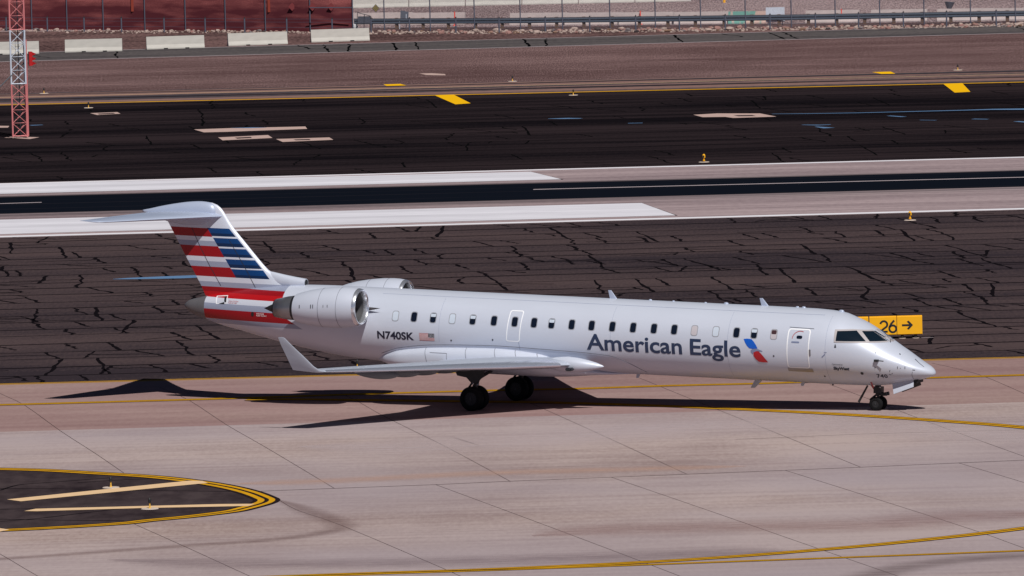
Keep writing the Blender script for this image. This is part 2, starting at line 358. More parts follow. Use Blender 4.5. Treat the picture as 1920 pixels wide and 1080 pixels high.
pribbon(bm, smoothpts([(-500, 962), (-60, 945)], 2)+[(498, 921), (627, 916), (817, 909), (958, 902.5), (1200, 893), (1600, 877), (1920, 863), (2400, 845)], .09, .007)
pribbon(bm, [(1380, 824), (1620, 814), (1920, 806)], .05, .007)
struct(bobj('concrete_joints', bm, M['joint']))
def cracks(name, la, lb, nl, mat, dens, wseam, wcr, seed, xr=62):
    rr = random.Random(seed); bm = bmesh.new()
    def pt(x, f): a = wline(*la, x); b = wline(*lb, x); return (x, a.y+(b.y-a.y)*f)
    ed = [0]+[(i+rr.uniform(-.16, .16))/nl for i in range(1, nl)]+[1]
    for f in ed[1:-1]:
        x = -xr
        while x < xr:
            L = rr.uniform(15, 60); n = max(3, int(L/2)); ph = rr.uniform(0, 6)
            wb = wseam*rr.uniform(.5, 1.3)
            wribbon(bm, [pt(x+L*i/n, f+.0015*sin(ph+i*.8)+rr.uniform(-.0008, .0008)) for i in range(n+1)], wb, .0075)
            x += L-rr.uniform(0, .4)
    for i in range(nl):
        x = -xr+rr.uniform(0, 4)
        while x < xr:
            if rr.random() < .88:
                f0, f1 = ed[i], ed[i+1]
                if rr.random() < .3: f1 = f0+(f1-f0)*rr.uniform(.4, .8)
                if rr.random() < .15 and i < nl-1: f1 = ed[i+2]
                dr = rr.choice((.45, .7, .9, .3, 1.3, -.25, .6, 2.2, .8, 1.0))*rr.uniform(.6, 1.2); n = 9; cx = x; pts = []; ws = []; amp = rr.uniform(.05, .16)
                wob = 0
                for k in range(n+1):
                    t = k/n; wob = wob*.6+rr.uniform(-amp, amp); pts.append(pt(x+dr*t+wob*(1 if 0 < k < n else .3), f0+(f1-f0)*t)); ws.append(wcr*rr.uniform(.5, 1.5)*(1 if .1 < t < .9 else .7))
                wribbon(bm, pts, ws, .008)
                if rr.random() < .25:
                    k = rr.randint(2, 6); q = pts[k]; e = rr.choice((-1, 1))
                    wribbon(bm, [q, (q[0]+e*.5, q[1]-.5), (q[0]+e*1.2, q[1]-.4), (q[0]+e*rr.uniform(1.6, 3.5), q[1]-rr.uniform(.3, 1.6))], [wcr*1.2, wcr*1.5, wcr*1.2, wcr*.8], .0085)
            x += rr.expovariate(1)*dens+.9
    struct(bobj(name, bm, mat))
cracks('crack_sealing', L_wl, L_tx, 22, M['seal'], 1.7, .26, .15, 3)
cracks('faint_crack_sealing', L_ye, L_dk, 17, M['seal_far'], 6.5, .14, .12, 5, 75)
cracks('road_crack_sealing', L_r2, L_r1, 1, M['seal_far'], 3.5, .1, .16, 9, 75)
# lines
def lineobj(name, mat, specs):
    bm = bmesh.new()
    for pts, wd, z, off in specs: pribbon(bm, pts, wd, z, 0, off)
    return struct(bobj(name, bm, mat))
def ext(l, a=-.6, b=1.6): (x0, y0), (x1, y1) = l; return [(x0+(x1-x0)*t, y0+(y1-y0)*t) for t in [a+(b-a)*i/8 for i in range(9)]]
lineobj('runway_edge_line', M['white_line'], [(ext(((0, 444), (1920, 391.5))), .95, .009, 0), (ext(((0, 345), (1920, 295))), .8, .009, 0)])
bm = bmesh.new(); poly(bm, [(0, 345.8), (995, 322.3), (1053, 336.5), (0, 364), (-480, 376), (-480, 357)], .013); poly(bm, [(0, 412.5), (1203, 381), (1267, 404), (0, 439.5), (-500, 453), (-500, 425)], .013)
struct(bobj('runway_aiming_marking', bm, M['bar']))
lineobj('aiming_marking_border', M['rim_black'], [([(994, 322), (1056, 337)], .12, .011, -.04), ([(1202, 380.7), (1270, 404.4)], .12, .011, -.04)])
lineobj('runway_centreline', M['worn_white'], [([(1000, 355.5), (1400, 345.5), (1920, 332.5), (2300, 322)], .42, .009, 0), ([(-600, 398), (0, 382), (78, 379.6)], .36, .009, 0)])
lineobj('shoulder_edge_line', M['yellow'], [(ext(((0, 197), (1920, 154))), .7, .009, 0), (ext(((0, 721), (1920, 670.5))), .16, .009, .22), (ext(((0, 721), (1920, 670.5))), .16, .009, -.22)])
lineobj('service_road_line', M['worn_white'], [(ext(L_r1), .42, .009, 0), (ext(L_r2), .36, .009, 0)])
lineobj('edge_paving_line', M['buff'], [(ext(((0, 183), (1920, 139))), .22, .009, 0)])
lineobj('edge_paving_seam', M['rim_black'], [(ext(((0, 188), (1920, 145))), .8, .008, 0), (ext(((0, 179), (1920, 134))), .5, .008, 0)])
YA = [(-500, 772), (0, 759.5), (310, 751), (478, 746), (687, 739), (867, 734), (941, 732), (1072, 729.5), (1256, 723.5), (1460, 718.5), (1751, 708.5), (1920, 703.5), (2500, 684)]
YB = [(463, 749.5), (560, 749.3), (632, 750), (863, 753), (1020, 755), (1200, 760), (1335, 765.5), (1479, 772), (1623, 780), (1814, 793), (1920, 802), (2200, 830)]
YC = [(-300, 1112), (579, 1079.6), (941, 1067), (1287, 1050), (1575, 1028), (1767, 1009), (1920, 991), (2200, 955)]
YD = [(-300, 1113.5), (579, 1081), (941, 1069), (1287, 1056.5), (1575, 1046), (1920, 1033), (2200, 1022)]
sp_y, sp_b = [], []
for Y, k in ((YA, 1), (YB, 1.05), (YC, .95), (YD, .6)):
    q = smoothpts(Y, 5); sp_b.append((q, .78*k, .010+.0004*k, 0)); sp_y += [(q, .2*k, .0145, .17*k), (q, .2*k, .0145, -.17*k)]
lineobj('taxiway_line_border', M['rim_black'], sp_b); lineobj('taxiway_centreline', M['yellow'], sp_y)
# island of asphalt, lower left
IS = [(-700, 868), (-300, 872), (0, 877.7), (102, 880.6), (204, 886.5), (292, 892), (353, 898), (408, 905.4), (455, 914), (490, 923), (514, 932), (523, 937.5), (514, 944), (481, 953.5), (446, 961), (365, 971), (292, 978), (248, 983), (146, 990), (0, 997.5), (-300, 1010), (-700, 1025)]
isw = [at(*p).xy for p in smoothpts(IS, 5)]
bm = bmesh.new(); f = bm.faces.new([bm.verts.new((p[0], p[1], .010)) for p in isw]); f.normal_update()
if f.normal.z < 0: f.normal_flip()
struct(bobj('island_paving', bm, M['island']))
bm = bmesh.new(); wribbon(bm, isw, .9, .0135, 0, -.40); struct(bobj('island_line_border', bm, M['rim_black']))
bm = bmesh.new(); wribbon(bm, isw, .20, .0175, 0, -.22); wribbon(bm, isw, .22, .0175, 0, -.58); struct(bobj('island_line', bm, M['yellow']))
Z8 = lambda pts: [(x/3.4286, 850+y/3.4286) for x, y in pts]
bm = bmesh.new(); poly(bm, Z8([(45, 300), (135, 312), (700, 256), (1335, 194), (1300, 180), (1210, 180), (700, 232)]), .0215); poly(bm, Z8([(155, 375), (235, 376), (900, 356), (1600, 342), (1640, 328), (1400, 330), (230, 360)]), .0215)
poly(bm, Z8([(-260, 500), (0, 507), (60, 494), (0, 485), (-260, 478)]), .0215)
struct(bobj('island_chevron', bm, M['buff']))
bm = bmesh.new()
for q in ([(0, 240), (120, 205), (300, 190), (700, 160)], [(0, 228), (500, 232), (900, 240), (1300, 245), (1560, 248)], [(0, 362), (300, 355)], [(0, 440), (250, 420), (600, 378), (760, 360)], [(0, 425), (400, 432), (800, 436)], [(500, 190), (800, 172), (1000, 165)]):
    pribbon(bm, smoothpts(Z8(q), 4), .12, .0115)
struct(bobj('island_crack_sealing', bm, M['seal']))
# pads, yellow blocks, blue streaks
Z4 = lambda pts: [(x/2, 100+y/2) for x, y in pts]; Z5 = lambda pts: [(960+x/2, 100+y/2) for x, y in pts]
bm = bmesh.new()
for q in (Z4([(727, 286), (870, 281), (1145, 275), (1152, 284), (850, 295), (765, 297)]), Z4([(818, 316), (1005, 307), (1022, 318), (835, 327)]), Z4([(1035, 322), (1235, 316), (1250, 325), (1060, 333)]),
          Z4([(338, 225), (440, 221), (452, 227), (365, 232)]), Z4([(1572, 76), (1620, 75), (1668, 78), (1672, 83), (1600, 82)]), Z5([(680, 231), (770, 226), (930, 226), (992, 238), (830, 243), (800, 239), (715, 240)]),
          Z4([(-30, 272), (35, 273), (30, 279), (-30, 280)]), [(8, 258.5), (22, 256.3), (74, 257.7), (56, 261)]): poly(bm, q, .012)
for k, q in enumerate((Z4([(300, 0), (300, 0)]),)): pass
struct(bobj('concrete_pad', bm, M['pad']))
bm = bmesh.new()
for q in (Z4([(365, 227), (425, 224), (432, 227), (372, 230)]), Z5([(830, 233), (900, 232), (915, 236), (850, 237)]), Z4([(880, 317), (940, 314), (945, 318), (890, 321)]), Z4([(1100, 324), (1160, 322), (1165, 326), (1110, 327)])): poly(bm, q, .016)
struct(bobj('pad_cover', bm, M['joint']))
bm = bmesh.new()
for q in (Z4([(1630, 158), (1700, 155), (1765, 188), (1708, 192)]), Z5([(1617, 115), (1688, 112), (1719, 145), (1660, 148)]), Z4([(1438, 117), (1500, 115), (1524, 121), (1450, 123)]), Z5([(1350, 71), (1420, 69), (1438, 77), (1385, 78)])): poly(bm, q, .0135)
struct(bobj('yellow_block_marking', bm, M['yellow_bright']))
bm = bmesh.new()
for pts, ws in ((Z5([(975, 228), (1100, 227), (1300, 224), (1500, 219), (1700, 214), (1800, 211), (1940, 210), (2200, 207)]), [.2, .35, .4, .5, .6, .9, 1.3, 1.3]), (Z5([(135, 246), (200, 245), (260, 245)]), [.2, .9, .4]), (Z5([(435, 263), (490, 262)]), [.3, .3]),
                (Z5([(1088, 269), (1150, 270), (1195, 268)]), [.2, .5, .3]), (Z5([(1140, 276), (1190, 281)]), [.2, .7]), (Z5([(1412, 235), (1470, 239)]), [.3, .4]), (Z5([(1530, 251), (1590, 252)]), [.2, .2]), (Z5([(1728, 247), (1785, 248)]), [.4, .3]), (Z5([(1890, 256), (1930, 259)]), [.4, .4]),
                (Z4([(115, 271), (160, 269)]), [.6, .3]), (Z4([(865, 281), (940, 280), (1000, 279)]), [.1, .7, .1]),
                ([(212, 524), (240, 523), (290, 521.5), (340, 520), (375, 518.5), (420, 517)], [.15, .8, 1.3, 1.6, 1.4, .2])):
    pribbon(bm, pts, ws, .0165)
struct(bobj('blue_streak', bm, M['blue_streak']))
# rubber smears on the concrete, soft-edged wear
def smear(name, pts, ws, col, a):
    m, t, b = newmat(name); b.inputs['Base Color'].default_value = col; b.inputs['Roughness'].default_value = .9
    tc = t.nodes.new('ShaderNodeTexCoord'); mp = t.nodes.new('ShaderNodeMapping'); mp.inputs['Scale'].default_value = (.8, 3, 1)
    n = t.nodes.new('ShaderNodeTexNoise'); n.inputs['Scale'].default_value = 1.2; n.inputs['Detail'].default_value = 6; t.links.new(tc.outputs['Object'], mp.inputs[0]); t.links.new(mp.outputs[0], n.inputs[0])
    uv = t.nodes.new('ShaderNodeUVMap'); sp = t.nodes.new('ShaderNodeSeparateXYZ'); t.links.new(uv.outputs[0], sp.inputs[0])
    r = t.nodes.new('ShaderNodeMapRange'); r.inputs[1].default_value = 1; r.inputs[2].default_value = 0; r.interpolation_type = 'SMOOTHSTEP'; t.links.new(sp.outputs[1], r.inputs[0])
    q = t.nodes.new('ShaderNodeMath'); q.operation = 'MULTIPLY'; t.links.new(r.outputs[0], q.inputs[0]); t.links.new(n.outputs[0], q.inputs[1])
    q2 = t.nodes.new('ShaderNodeMath'); q2.operation = 'MULTIPLY'; q2.inputs[1].default_value = a; q2.use_clamp = True; t.links.new(q.outputs[0], q2.inputs[0]); t.links.new(q2.outputs[0], b.inputs['Alpha'])
    bm = bmesh.new(); uvl = bm.loops.layers.uv.new('UVMap'); P_ = [at(*p) for p in smoothpts(pts, 6)]; n_ = len(P_); rows = []
    for i, p in enumerate(P_):
        d = (P_[min(i+1, n_-1)]-P_[max(0, i-1)]); d.z = 0; d.normalize(); nn = Vector((-d.y, d.x, 0)); t_ = i/(n_-1); W = ws[0]+(ws[1]-ws[0])*t_; W *= min(1, 6*t_+.05, 6*(1-t_)+.05)
        rows.append([bm.verts.new(Vector((p.x, p.y, .0088))+nn*W*s) for s in (-1, 0, 1)])
    for a_, b_ in zip(rows, rows[1:]):
        for k in (0, 1):
            f = bm.faces.new((a_[k], b_[k], b_[k+1], a_[k+1]))
            for l, vv in zip(f.loops, ((1, 1, 0, 0) if k == 0 else (0, 0, 1, 1))): l[uvl].uv = (0, vv)
    struct(bobj(name, bm, m))
smear('tyre_mark', [(520, 937), (570, 955), (640, 985), (600, 1000), (500, 1013), (300, 1027), (0, 1048), (-300, 1060)], (.8, .7), srgb(118, 88, 84), .6)
smear('tyre_mark', [(1560, 1100), (1680, 1068), (1800, 1050), (1960, 1040), (2200, 1030)], (1.2, 1.5), srgb(100, 80, 80), .6)
smear('concrete_stain', [(1000, 1006), (1150, 994), (1380, 988), (1620, 985), (1800, 970), (2000, 960)], (2.5, 3.5), srgb(150, 112, 108), .55)
smear('concrete_stain', [(200, 1050), (500, 1058), (900, 1052), (1300, 1040), (1500, 1035)], (2, 3), srgb(120, 100, 108), .5)
smear('concrete_stain', [(430, 908), (620, 902), (900, 888), (1200, 880), (1400, 874)], (1.6, 1.3), srgb(206, 166, 146), .7)
smear('concrete_stain', [(560, 838), (900, 836), (1300, 800), (1700, 800), (1950, 830)], (5, 5), srgb(206, 190, 192), .7)

# ---------------------------------------------------------------- the aircraft
root = empty('regional_jet', ORG); root.rotation_mode = 'XYZ'; root.matrix_world = BM
tag(root, 'silver twin-engine regional jet with red, white and blue striped tail taxiing on the concrete', 'airplane')
ST = [  # x, ztop, zbot, halfwidth, z of widest point
 (-12.60, 3.14, 3.06, .03, 3.10), (-12.52, 3.24, 2.98, .12, 3.11), (-12.35, 3.33, 2.85, .21, 3.11), (-12.0, 3.42, 2.71, .32, 3.10), (-11.63, 3.52, 2.60, .42, 3.10), (-11.0, 3.66, 2.43, .56, 3.07), (-10.3, 3.80, 2.29, .72, 3.03),
 (-9.3, 3.95, 2.07, .90, 2.98), (-8.3, 4.04, 1.87, 1.06, 2.92), (-7.3, 4.085, 1.70, 1.19, 2.87), (-6.3, 4.10, 1.555, 1.28, 2.81), (-5.3, 4.10, 1.46, 1.33, 2.77), (-4.0, 4.10, 1.41, 1.345, 2.755),
 (-2, 4.10, 1.41, 1.345, 2.755), (2, 4.10, 1.41, 1.345, 2.755), (6, 4.10, 1.41, 1.345, 2.755), (10, 4.10, 1.41, 1.345, 2.755), (12.3, 4.09, 1.41, 1.345, 2.755), (13.0, 4.06, 1.41, 1.335, 2.75), (13.5, 4.00, 1.412, 1.315, 2.73),
 (13.9, 3.86, 1.416, 1.285, 2.70), (14.3, 3.70, 1.424, 1.24, 2.64), (14.7, 3.48, 1.438, 1.18, 2.56), (15.1, 3.235, 1.466, 1.10, 2.46), (15.5, 2.975, 1.52, .99, 2.36), (15.9, 2.74, 1.595, .85, 2.26),
 (16.3, 2.49, 1.68, .68, 2.16), (16.6, 2.33, 1.76, .50, 2.08), (16.83, 2.21, 1.83, .32, 2.02), (16.96, 2.10, 1.89, .17, 1.985), (17.01, 2.02, 1.94, .06, 1.98)]
def cr_i(xs, ys, x):
    import bisect
    i = max(0, min(len(xs)-2, bisect.bisect_right(xs, x)-1)); h = xs[i+1]-xs[i]; t = (x-xs[i])/h; t = min(1, max(0, t))
    def sl(k):
        if k <= 0 or k >= len(xs)-1: j = max(0, min(len(xs)-2, k if k <= 0 else k-1)); return (ys[j+1]-ys[j])/(xs[j+1]-xs[j])
        a = (ys[k]-ys[k-1])/(xs[k]-xs[k-1]); b = (ys[k+1]-ys[k])/(xs[k+1]-xs[k])
        return 0 if a*b <= 0 else 2*a*b/(a+b)
    a, b = sl(i)*h, sl(i+1)*h
    return (2*t**3-3*t*t+1)*ys[i]+(t**3-2*t*t+t)*a+(-2*t**3+3*t*t)*ys[i+1]+(t**3-t*t)*b
SX = [s[0] for s in ST]; COL = [[s[k] for s in ST] for k in range(5)]
def sect(x): return [cr_i(SX, COL[k], x) for k in (1, 2, 3, 4)]
def fus_y(x, z):
    zt, zb, hw, zm = sect(x); r = (z-zm)/((zt-zm) if z > zm else (zm-zb))
    return hw*sqrt(max(0, 1-r*r))
def fring(x, n=64):
    zt, zb, hw, zm = sect(x); out = []
    for i in range(n):
        a = 2*pi*i/n; s = sin(a); out.append(Vector((x, hw*cos(a), zm+(zt-zm if s > 0 else zm-zb)*s)))
    return out
def fspan(x0, x1, n): return [fring(x0+(x1-x0)*i/n) for i in range(n+1)]
bm = bmesh.new(); loft(bm, fspan(-11.63, 15.95, 150)); bobj('fuselage', bm, M['livery'], root, True, 50)
bm = bmesh.new(); loft(bm, fspan(-12.6, -11.63, 14)); bobj('tail_cone', bm, M['cone'], root, True, 50)
bm = bmesh.new(); loft(bm, fspan(15.952, 17.01, 26)); bobj('nose_cone', bm, M['paint'], root, True, 50)

def finish_decal(bm, surf, off, side, zstep=.05, xstep=.2):
    if min([v.co.x for v in bm.verts] or [0]) > 13.2: xstep = .05
    if not bm.verts: return
    zs = [v.co.z for v in bm.verts]; xs = [v.co.x for v in bm.verts]
    z = floor(min(zs)/zstep)*zstep+zstep
    while z < max(zs):
        bmesh.ops.bisect_plane(bm, geom=bm.verts[:]+bm.edges[:]+bm.faces[:], plane_co=(0, 0, z), plane_no=(0, 0, 1)); z += zstep
    x = floor(min(xs)/xstep)*xstep+xstep
    while x < max(xs):
        bmesh.ops.bisect_plane(bm, geom=bm.verts[:]+bm.edges[:]+bm.faces[:], plane_co=(x, 0, 0), plane_no=(1, 0, 0)); x += xstep
    for v in bm.verts: v.co.y = side*(surf(v.co.x, v.co.z)+off)
def decal(name, polys, mat, parent=root, off=.006, side=-1, surf=fus_y, zstep=.05):
    bm = bmesh.new()
    for p in polys:
        f = bm.faces.new([bm.verts.new((x, 0, z)) for x, z in p]); f.normal_update()
        if f.normal.y*side < 0: f.normal_flip()
    finish_decal(bm, surf, off, side, zstep)
    return bobj(name, bm, mat, parent)
def rrect(cx, cz, hw, hh, r, sk=0, n=4):
    out = []
    for (sx, sz, a0) in ((1, 1, 0), (-1, 1, 90), (-1, -1, 180), (1, -1, 270)):
        for k in range(n+1):
            a = radians(a0+90*k/n); z = sz*(hh-r)+r*sin(a); out.append((cx+sx*(hw-r)+r*cos(a)+sk*z, cz+z))
    return out
def ringp(a, b): n = len(a); return [[a[i], a[(i+1) % n], b[(i+1) % n], b[i]] for i in range(n)]
def linep(pts, wd):
    out = []
    for (x0, z0), (x1, z1) in zip(pts, pts[1:]):
        L = hypot(x1-x0, z1-z0) or 1; nx, nz = -(z1-z0)/L*wd/2, (x1-x0)/L*wd/2
        out.append([(x0-nx, z0-nz), (x1-nx, z1-nz), (x1+nx, z1+nz), (x0+nx, z0+nz)])
    return out
def text_decal(name, s, x0, x1, z0, z1, mat, parent=root, surf=fus_y, off=.007, bold=0, ztop=None, side=-1, space=1.0, shear=0):
    cu_ = bpy.data.curves.new('t', 'FONT'); cu_.body = s; cu_.size = 1; cu_.offset = bold; cu_.resolution_u = 4; cu_.space_character = space; cu_.shear = shear; cu_.fill_mode = 'FRONT'
    o = bpy.data.objects.new('t', cu_); C.objects.link(o); bpy.context.view_layer.update()
    me = bpy.data.meshes.new_from_object(o); bpy.data.objects.remove(o); bpy.data.curves.remove(cu_)
    bm = bmesh.new(); bm.from_mesh(me); bpy.data.meshes.remove(me)
    xs = [v.co.x for v in bm.verts]; ys = [v.co.y for v in bm.verts]; cap = .729 if ztop is None else ztop
    if ztop == 'fit': cap = max(ys)
    for v in bm.verts: v.co = Vector((x0+(v.co.x-min(xs))/(max(xs)-min(xs))*(x1-x0), 0, z0+v.co.y/cap*(z1-z0)))
    finish_decal(bm, surf, off, side)
    return bobj(name, bm, mat, parent)
def spx(px, py, side=-1, surf=fus_y):       # photograph point -> aircraft side surface (x,z)
    o = BI @ CAM; d = BI.to_3x3() @ (fwd + cr*((px-960)/F) - cu*((py-540)/F)); y = side*1.2
    for _ in range(40):
        t = (y-o.y)/d.y; q = o+d*t; y = y*.4+.6*side*surf(q.x, q.z)
    return (q.x, q.z)
# cabin windows
kinds = 'wdhwhddddhddddddpwdhb'
kinds = ['w', 'd', 'h', 'w', 'h', 'd', 'd', 'd', 'h', 'd', 'd', 'd', 'd', 'd', 'd', 'p', 'w', 'd', 'h', 'b']
wx = [-3.51, -2.77, -2.01, -1.25, -.44, .40, 1.22, 1.98, 2.67, 3.46, 4.24, 5.05, 5.86, 6.67, 7.46, 8.24, 9.07, 9.87, 10.55, 11.31]
for x, k in zip(wx, kinds):
    o_, i_ = rrect(x, 3.21, .135, .19, .085), rrect(x, 3.21, .108, .163, .07)
    wf = decal('window', [o_], M['wframe'], off=.004, zstep=.04)
    decal('pane', [i_], M[{'w': 'wwhite', 'p': 'wpink', 'b': 'wpink'}.get(k, 'wdark')], wf, off=.009, zstep=.04)
    if k == 'h': decal('blind', [rrect(x, 3.30, .10, .055, .03)], M['wwhite'], wf, off=.013)
    if k == 'b': decal('blind', [rrect(x, 3.29, .095, .07, .04)], M['wbrown'], wf, off=.013)
# doors
ex = decal('emergency_exit', ringp(rrect(1.21, 3.05, .27, .56, .08, .06), rrect(1.21, 3.05, .236, .526, .06, .06)), M['doorwhite'], off=.005)
dr = decal('passenger_door', ringp(rrect(12.26, 2.74, .43, .71, .10, .02), rrect(12.26, 2.74, .388, .668, .07, .02)), M['doorwhite'], off=.006)
decal('door_window', [rrect(12.30, 3.16, .11, .055, .05)], M['wdark'], dr, off=.010)
decal('handle', [rrect(12.16, 2.98, .15, .025, .02)], M['greyp'], dr, off=.010)
decal('door_marking', linep([(12.03+.29-.29*cos(a/8*pi*.62), 3.10+.27*sin(a/8*pi*.62)) for a in range(9)], .022), M['redflag'], dr, off=.010)
decal('sill_plate', [[(11.80, 2.03), (12.76, 2.03), (12.78, 1.90), (11.81, 1.90)]], M['titanium'], dr, off=.012)
decal('hinge_cover', [rrect(12.72, 2.62, .035, .12, .02)], M['titanium'], dr, off=.012)
decal('door_track', linep([(11.86, 3.49), (12.80, 3.47)], .015), M['lineb'], dr, off=.006)
# lettering and marks
text_decal('title_lettering', 'American', 4.07, 7.79, 2.345, 2.94, M['letter'], bold=.02); text_decal('title_lettering', 'Eagle', 8.10, 10.06, 2.345, 2.94, M['letter'], bold=.02)
text_decal('registration', 'N740SK', -4.21, -2.75, 2.37, 2.65, M['navy'], bold=.028)
text_decal('operator_lettering', 'SkyWest', 13.56, 14.16, 2.04, 2.15, M['navy'], bold=.045, off=.010, shear=.15)
text_decal('operator_caption', 'Operated by', 13.53, 13.93, 2.215, 2.27, M['lineb'], off=.010)
text_decal('fleet_number', '740', 15.12, 15.50, 1.80, 1.94, M['navy'], off=.012, space=1.15, bold=.02)
fl = decal('flag', [[(-2.53, 2.37), (-1.93, 2.37), (-1.93, 2.64), (-2.53, 2.64)]], M['doorwhite'], off=.005)
decal('flag_stripes', [[(-2.53, 2.37+.27*(2*i)/13), (-1.93, 2.37+.27*(2*i)/13), (-1.93, 2.37+.27*(2*i+1)/13), (-2.53, 2.37+.27*(2*i+1)/13)] for i in range(7)], M['redflag'], fl, off=.008)
decal('flag_canton', [[(-2.17, 2.495), (-1.93, 2.495), (-1.93, 2.64), (-2.17, 2.64)]], M['navy'], fl, off=.011)
decal('flag_stars', [rrect(-2.145+.04*i+(.02 if j % 2 else 0), 2.512+.022*j, .007, .007, .004, n=1) for i in range(6) for j in range(6) if not (i == 5 and j % 2)], M['doorwhite'], fl, off=.013)
em = decal('tail_emblem', [[(10.17, 3.00), (10.30, 3.02), (10.47, 3.01), (10.57, 2.92), (10.66, 2.80), (10.72, 2.68), (10.52, 2.665), (10.40, 2.68), (10.31, 2.76), (10.24, 2.87)]], M['blue'], off=.008)
decal('emblem_beak', [[(10.52, 2.65), (10.72, 2.66), (10.86, 2.62), (10.92, 2.58), (10.78, 2.585), (10.70, 2.59), (10.56, 2.53), (10.52, 2.46), (10.46, 2.54), (10.45, 2.61)]], M['greyp'], em, off=.009)
decal('emblem_tail', [[(10.56, 2.53), (10.66, 2.585), (10.76, 2.58), (10.86, 2.49), (10.98, 2.34), (11.09, 2.19), (10.90, 2.185), (10.73, 2.20), (10.62, 2.30), (10.55, 2.42)]], M['red'], em, off=.012)
for x, z in ((-1.27, 2.42), (.38, 2.52), (11.33, 2.44), (13.14, 1.76)): decal('static_port', [rrect(x, z, .03, .03, .028)], M['lineb'], off=.010)
decal('vent', [rrect(14.60, 1.94, .055, .05, .045)], M['lineb'], off=.010)
# nose marks: little black ticks and probes
pts = [spx(*p) for p in ((1628.5, 707), (1640, 659), (1688, 663), (1640, 690))]
ticks = []
for (a, b) in (((1641, 660), (1642.5, 662)), ((1640, 688), (1642, 690.5)), ((1683, 687), (1683, 691.5)), ((1688, 691), (1689, 690)), ((1697, 687), (1697, 691.5)), ((1711, 693.5), (1716, 694)), ((1687, 662.5), (1688.5, 665)), ((1669, 694), (1668, 697)), ((1672, 701.5), (1674, 699.5)), ((1671, 703), (1667, 702))):
    ticks += linep([spx(*a), spx(*b)], .018)
for q in ticks: decal('nose_marking', [q], M['lineb'], off=.012)
decal('maintenance_emblem', linep([spx(1541, 670), spx(1547, 664)], .035)+linep([spx(1545, 661), spx(1550, 661)], .02), M['greyp'], off=.010)
decal('small_emblem', [[spx(1564, 652), spx(1568, 652), spx(1567, 646), spx(1565.5, 645.5)]], M['lineb'], off=.010)
decal('radome_seam', linep([spx(1711, 697), spx(1710, 703), spx(1713, 710)], .014), M['line'], off=.010)
decal('radome_strip', linep([spx(1716, 673), spx(1733, 688)], .010), M['line'], off=.010)
ap = empty('air_data_probe', (0, 0, 0)); ap.parent = root
bm = bmesh.new(); x, z = spx(1645, 675.5); y = -fus_y(x, z)
box(bm, x-.09, x+.05, y-.12, y+.02, z-.05, z+.03); tube(bm, (x, y-.12, z), (x+.28, y-.13, z-.01), .018)
bobj('probe', bm, M['gear'], ap)
# cockpit glazing
def glass(side):
    fr = [spx(*p) for p in ((1566, 617.5), (1600, 616.8), (1643.5, 617.4), (1674, 640.6), (1650, 642.2), (1563.5, 642))]
    s1 = [spx(*p) for p in ((1570.5, 620.5), (1607, 619.5), (1624, 639.5), (1567.5, 638.8))]
    s2 = [spx(*p) for p in ((1617, 620.3), (1641.5, 620.2), (1667, 638.6), (1631.5, 639.6))]
    f = decal('cockpit_frame', [fr], M['pilot_frame'], off=.014, side=side, zstep=.03)
    decal('side_window', [s1], M['glass'], f, off=.032, side=side, zstep=.03)
    decal('windshield', [s2], M['glass'], f, off=.032, side=side, zstep=.03)
    return f
glass(-1); glass(1)
bm = bmesh.new()
x, z = spx(1673, 641); y = -fus_y(x, z); tube(bm, (x, y, z-.02), (x+.03, y-.05, z+.12), .012)
bobj('wiper', bm, M['black'], root)
# skin seams along the cabin and escape window panel
decal('skin_seam', linep([(x0, z0) for x0, z0 in ((-4.3, 3.95), (13, 3.93))], .007)+linep([(5.0, 3.9), (5.0, 2.3)], .006)+linep([(-1.75, 3.9), (-1.75, 2.35)], .006)+linep([(9.55, 3.9), (9.55, 1.6)], .006)+linep([(13.3, 3.9), (13.3, 1.55)], .006)+linep([(1.4, 2.48), (1.42, 2.2)], .015), M['greyp'], off=.003)

# belly fairing
def fair_sec(x):
    X = [-4.45, -4.0, -3.4, -2.1, -.8, .5, 2.0, 3.0, 3.9, 4.7, 5.4, 6.15]
    T = [1.70, 1.86, 2.04, 2.21, 2.27, 2.30, 2.20, 1.92, 1.60, 1.47, 1.445, 1.44]
    B = [1.46, 1.36, 1.28, 1.22, 1.20, 1.20, 1.20, 1.23, 1.31, 1.36, 1.405, 1.42]
    W = [.62, 1.02, 1.30, 1.44, 1.49, 1.50, 1.40, 1.10, .72, .40, .2, .1]
    return cr_i(X, T, x), cr_i(X, B, x), cr_i(X, W, x)
def fair_ring(x, n=48):
    t, b, w_ = fair_sec(x); zc = (t+b)/2; h = (t-b)/2; e = .50; out = []
    for i in range(n):
        a = 2*pi*i/n; c, s = cos(a), sin(a); out.append(Vector((x, w_*copysign(abs(c)**e, c), zc+h*copysign(abs(s)**.72, s))))
    return out
bm = bmesh.new(); loft(bm, [fair_ring(-4.45+10.6*i/70) for i in range(71)]); bf = bobj('belly_fairing', bm, M['paint'], root, True, 60)
def fair_y(x, z):
    t, b, w_ = fair_sec(max(-4.4, min(6.1, x))); zc = (t+b)/2; h = (t-b)/2; r = min(1, abs((z-zc)/h))**(1/.72); return max(w_*sqrt(max(0, 1-r*r))**.5, 0)
seams = []
for a, b in (((1444, 720), (1444, 870)), ((1468, 772), (1618, 780)), ((1620, 780), (1620, 866)), ((1806, 722), (1802, 864))):
    seams += linep([spx(500+a[0]/4.8, 500+a[1]/4.8, surf=fair_y), spx(500+b[0]/4.8, 500+b[1]/4.8, surf=fair_y)], .016)
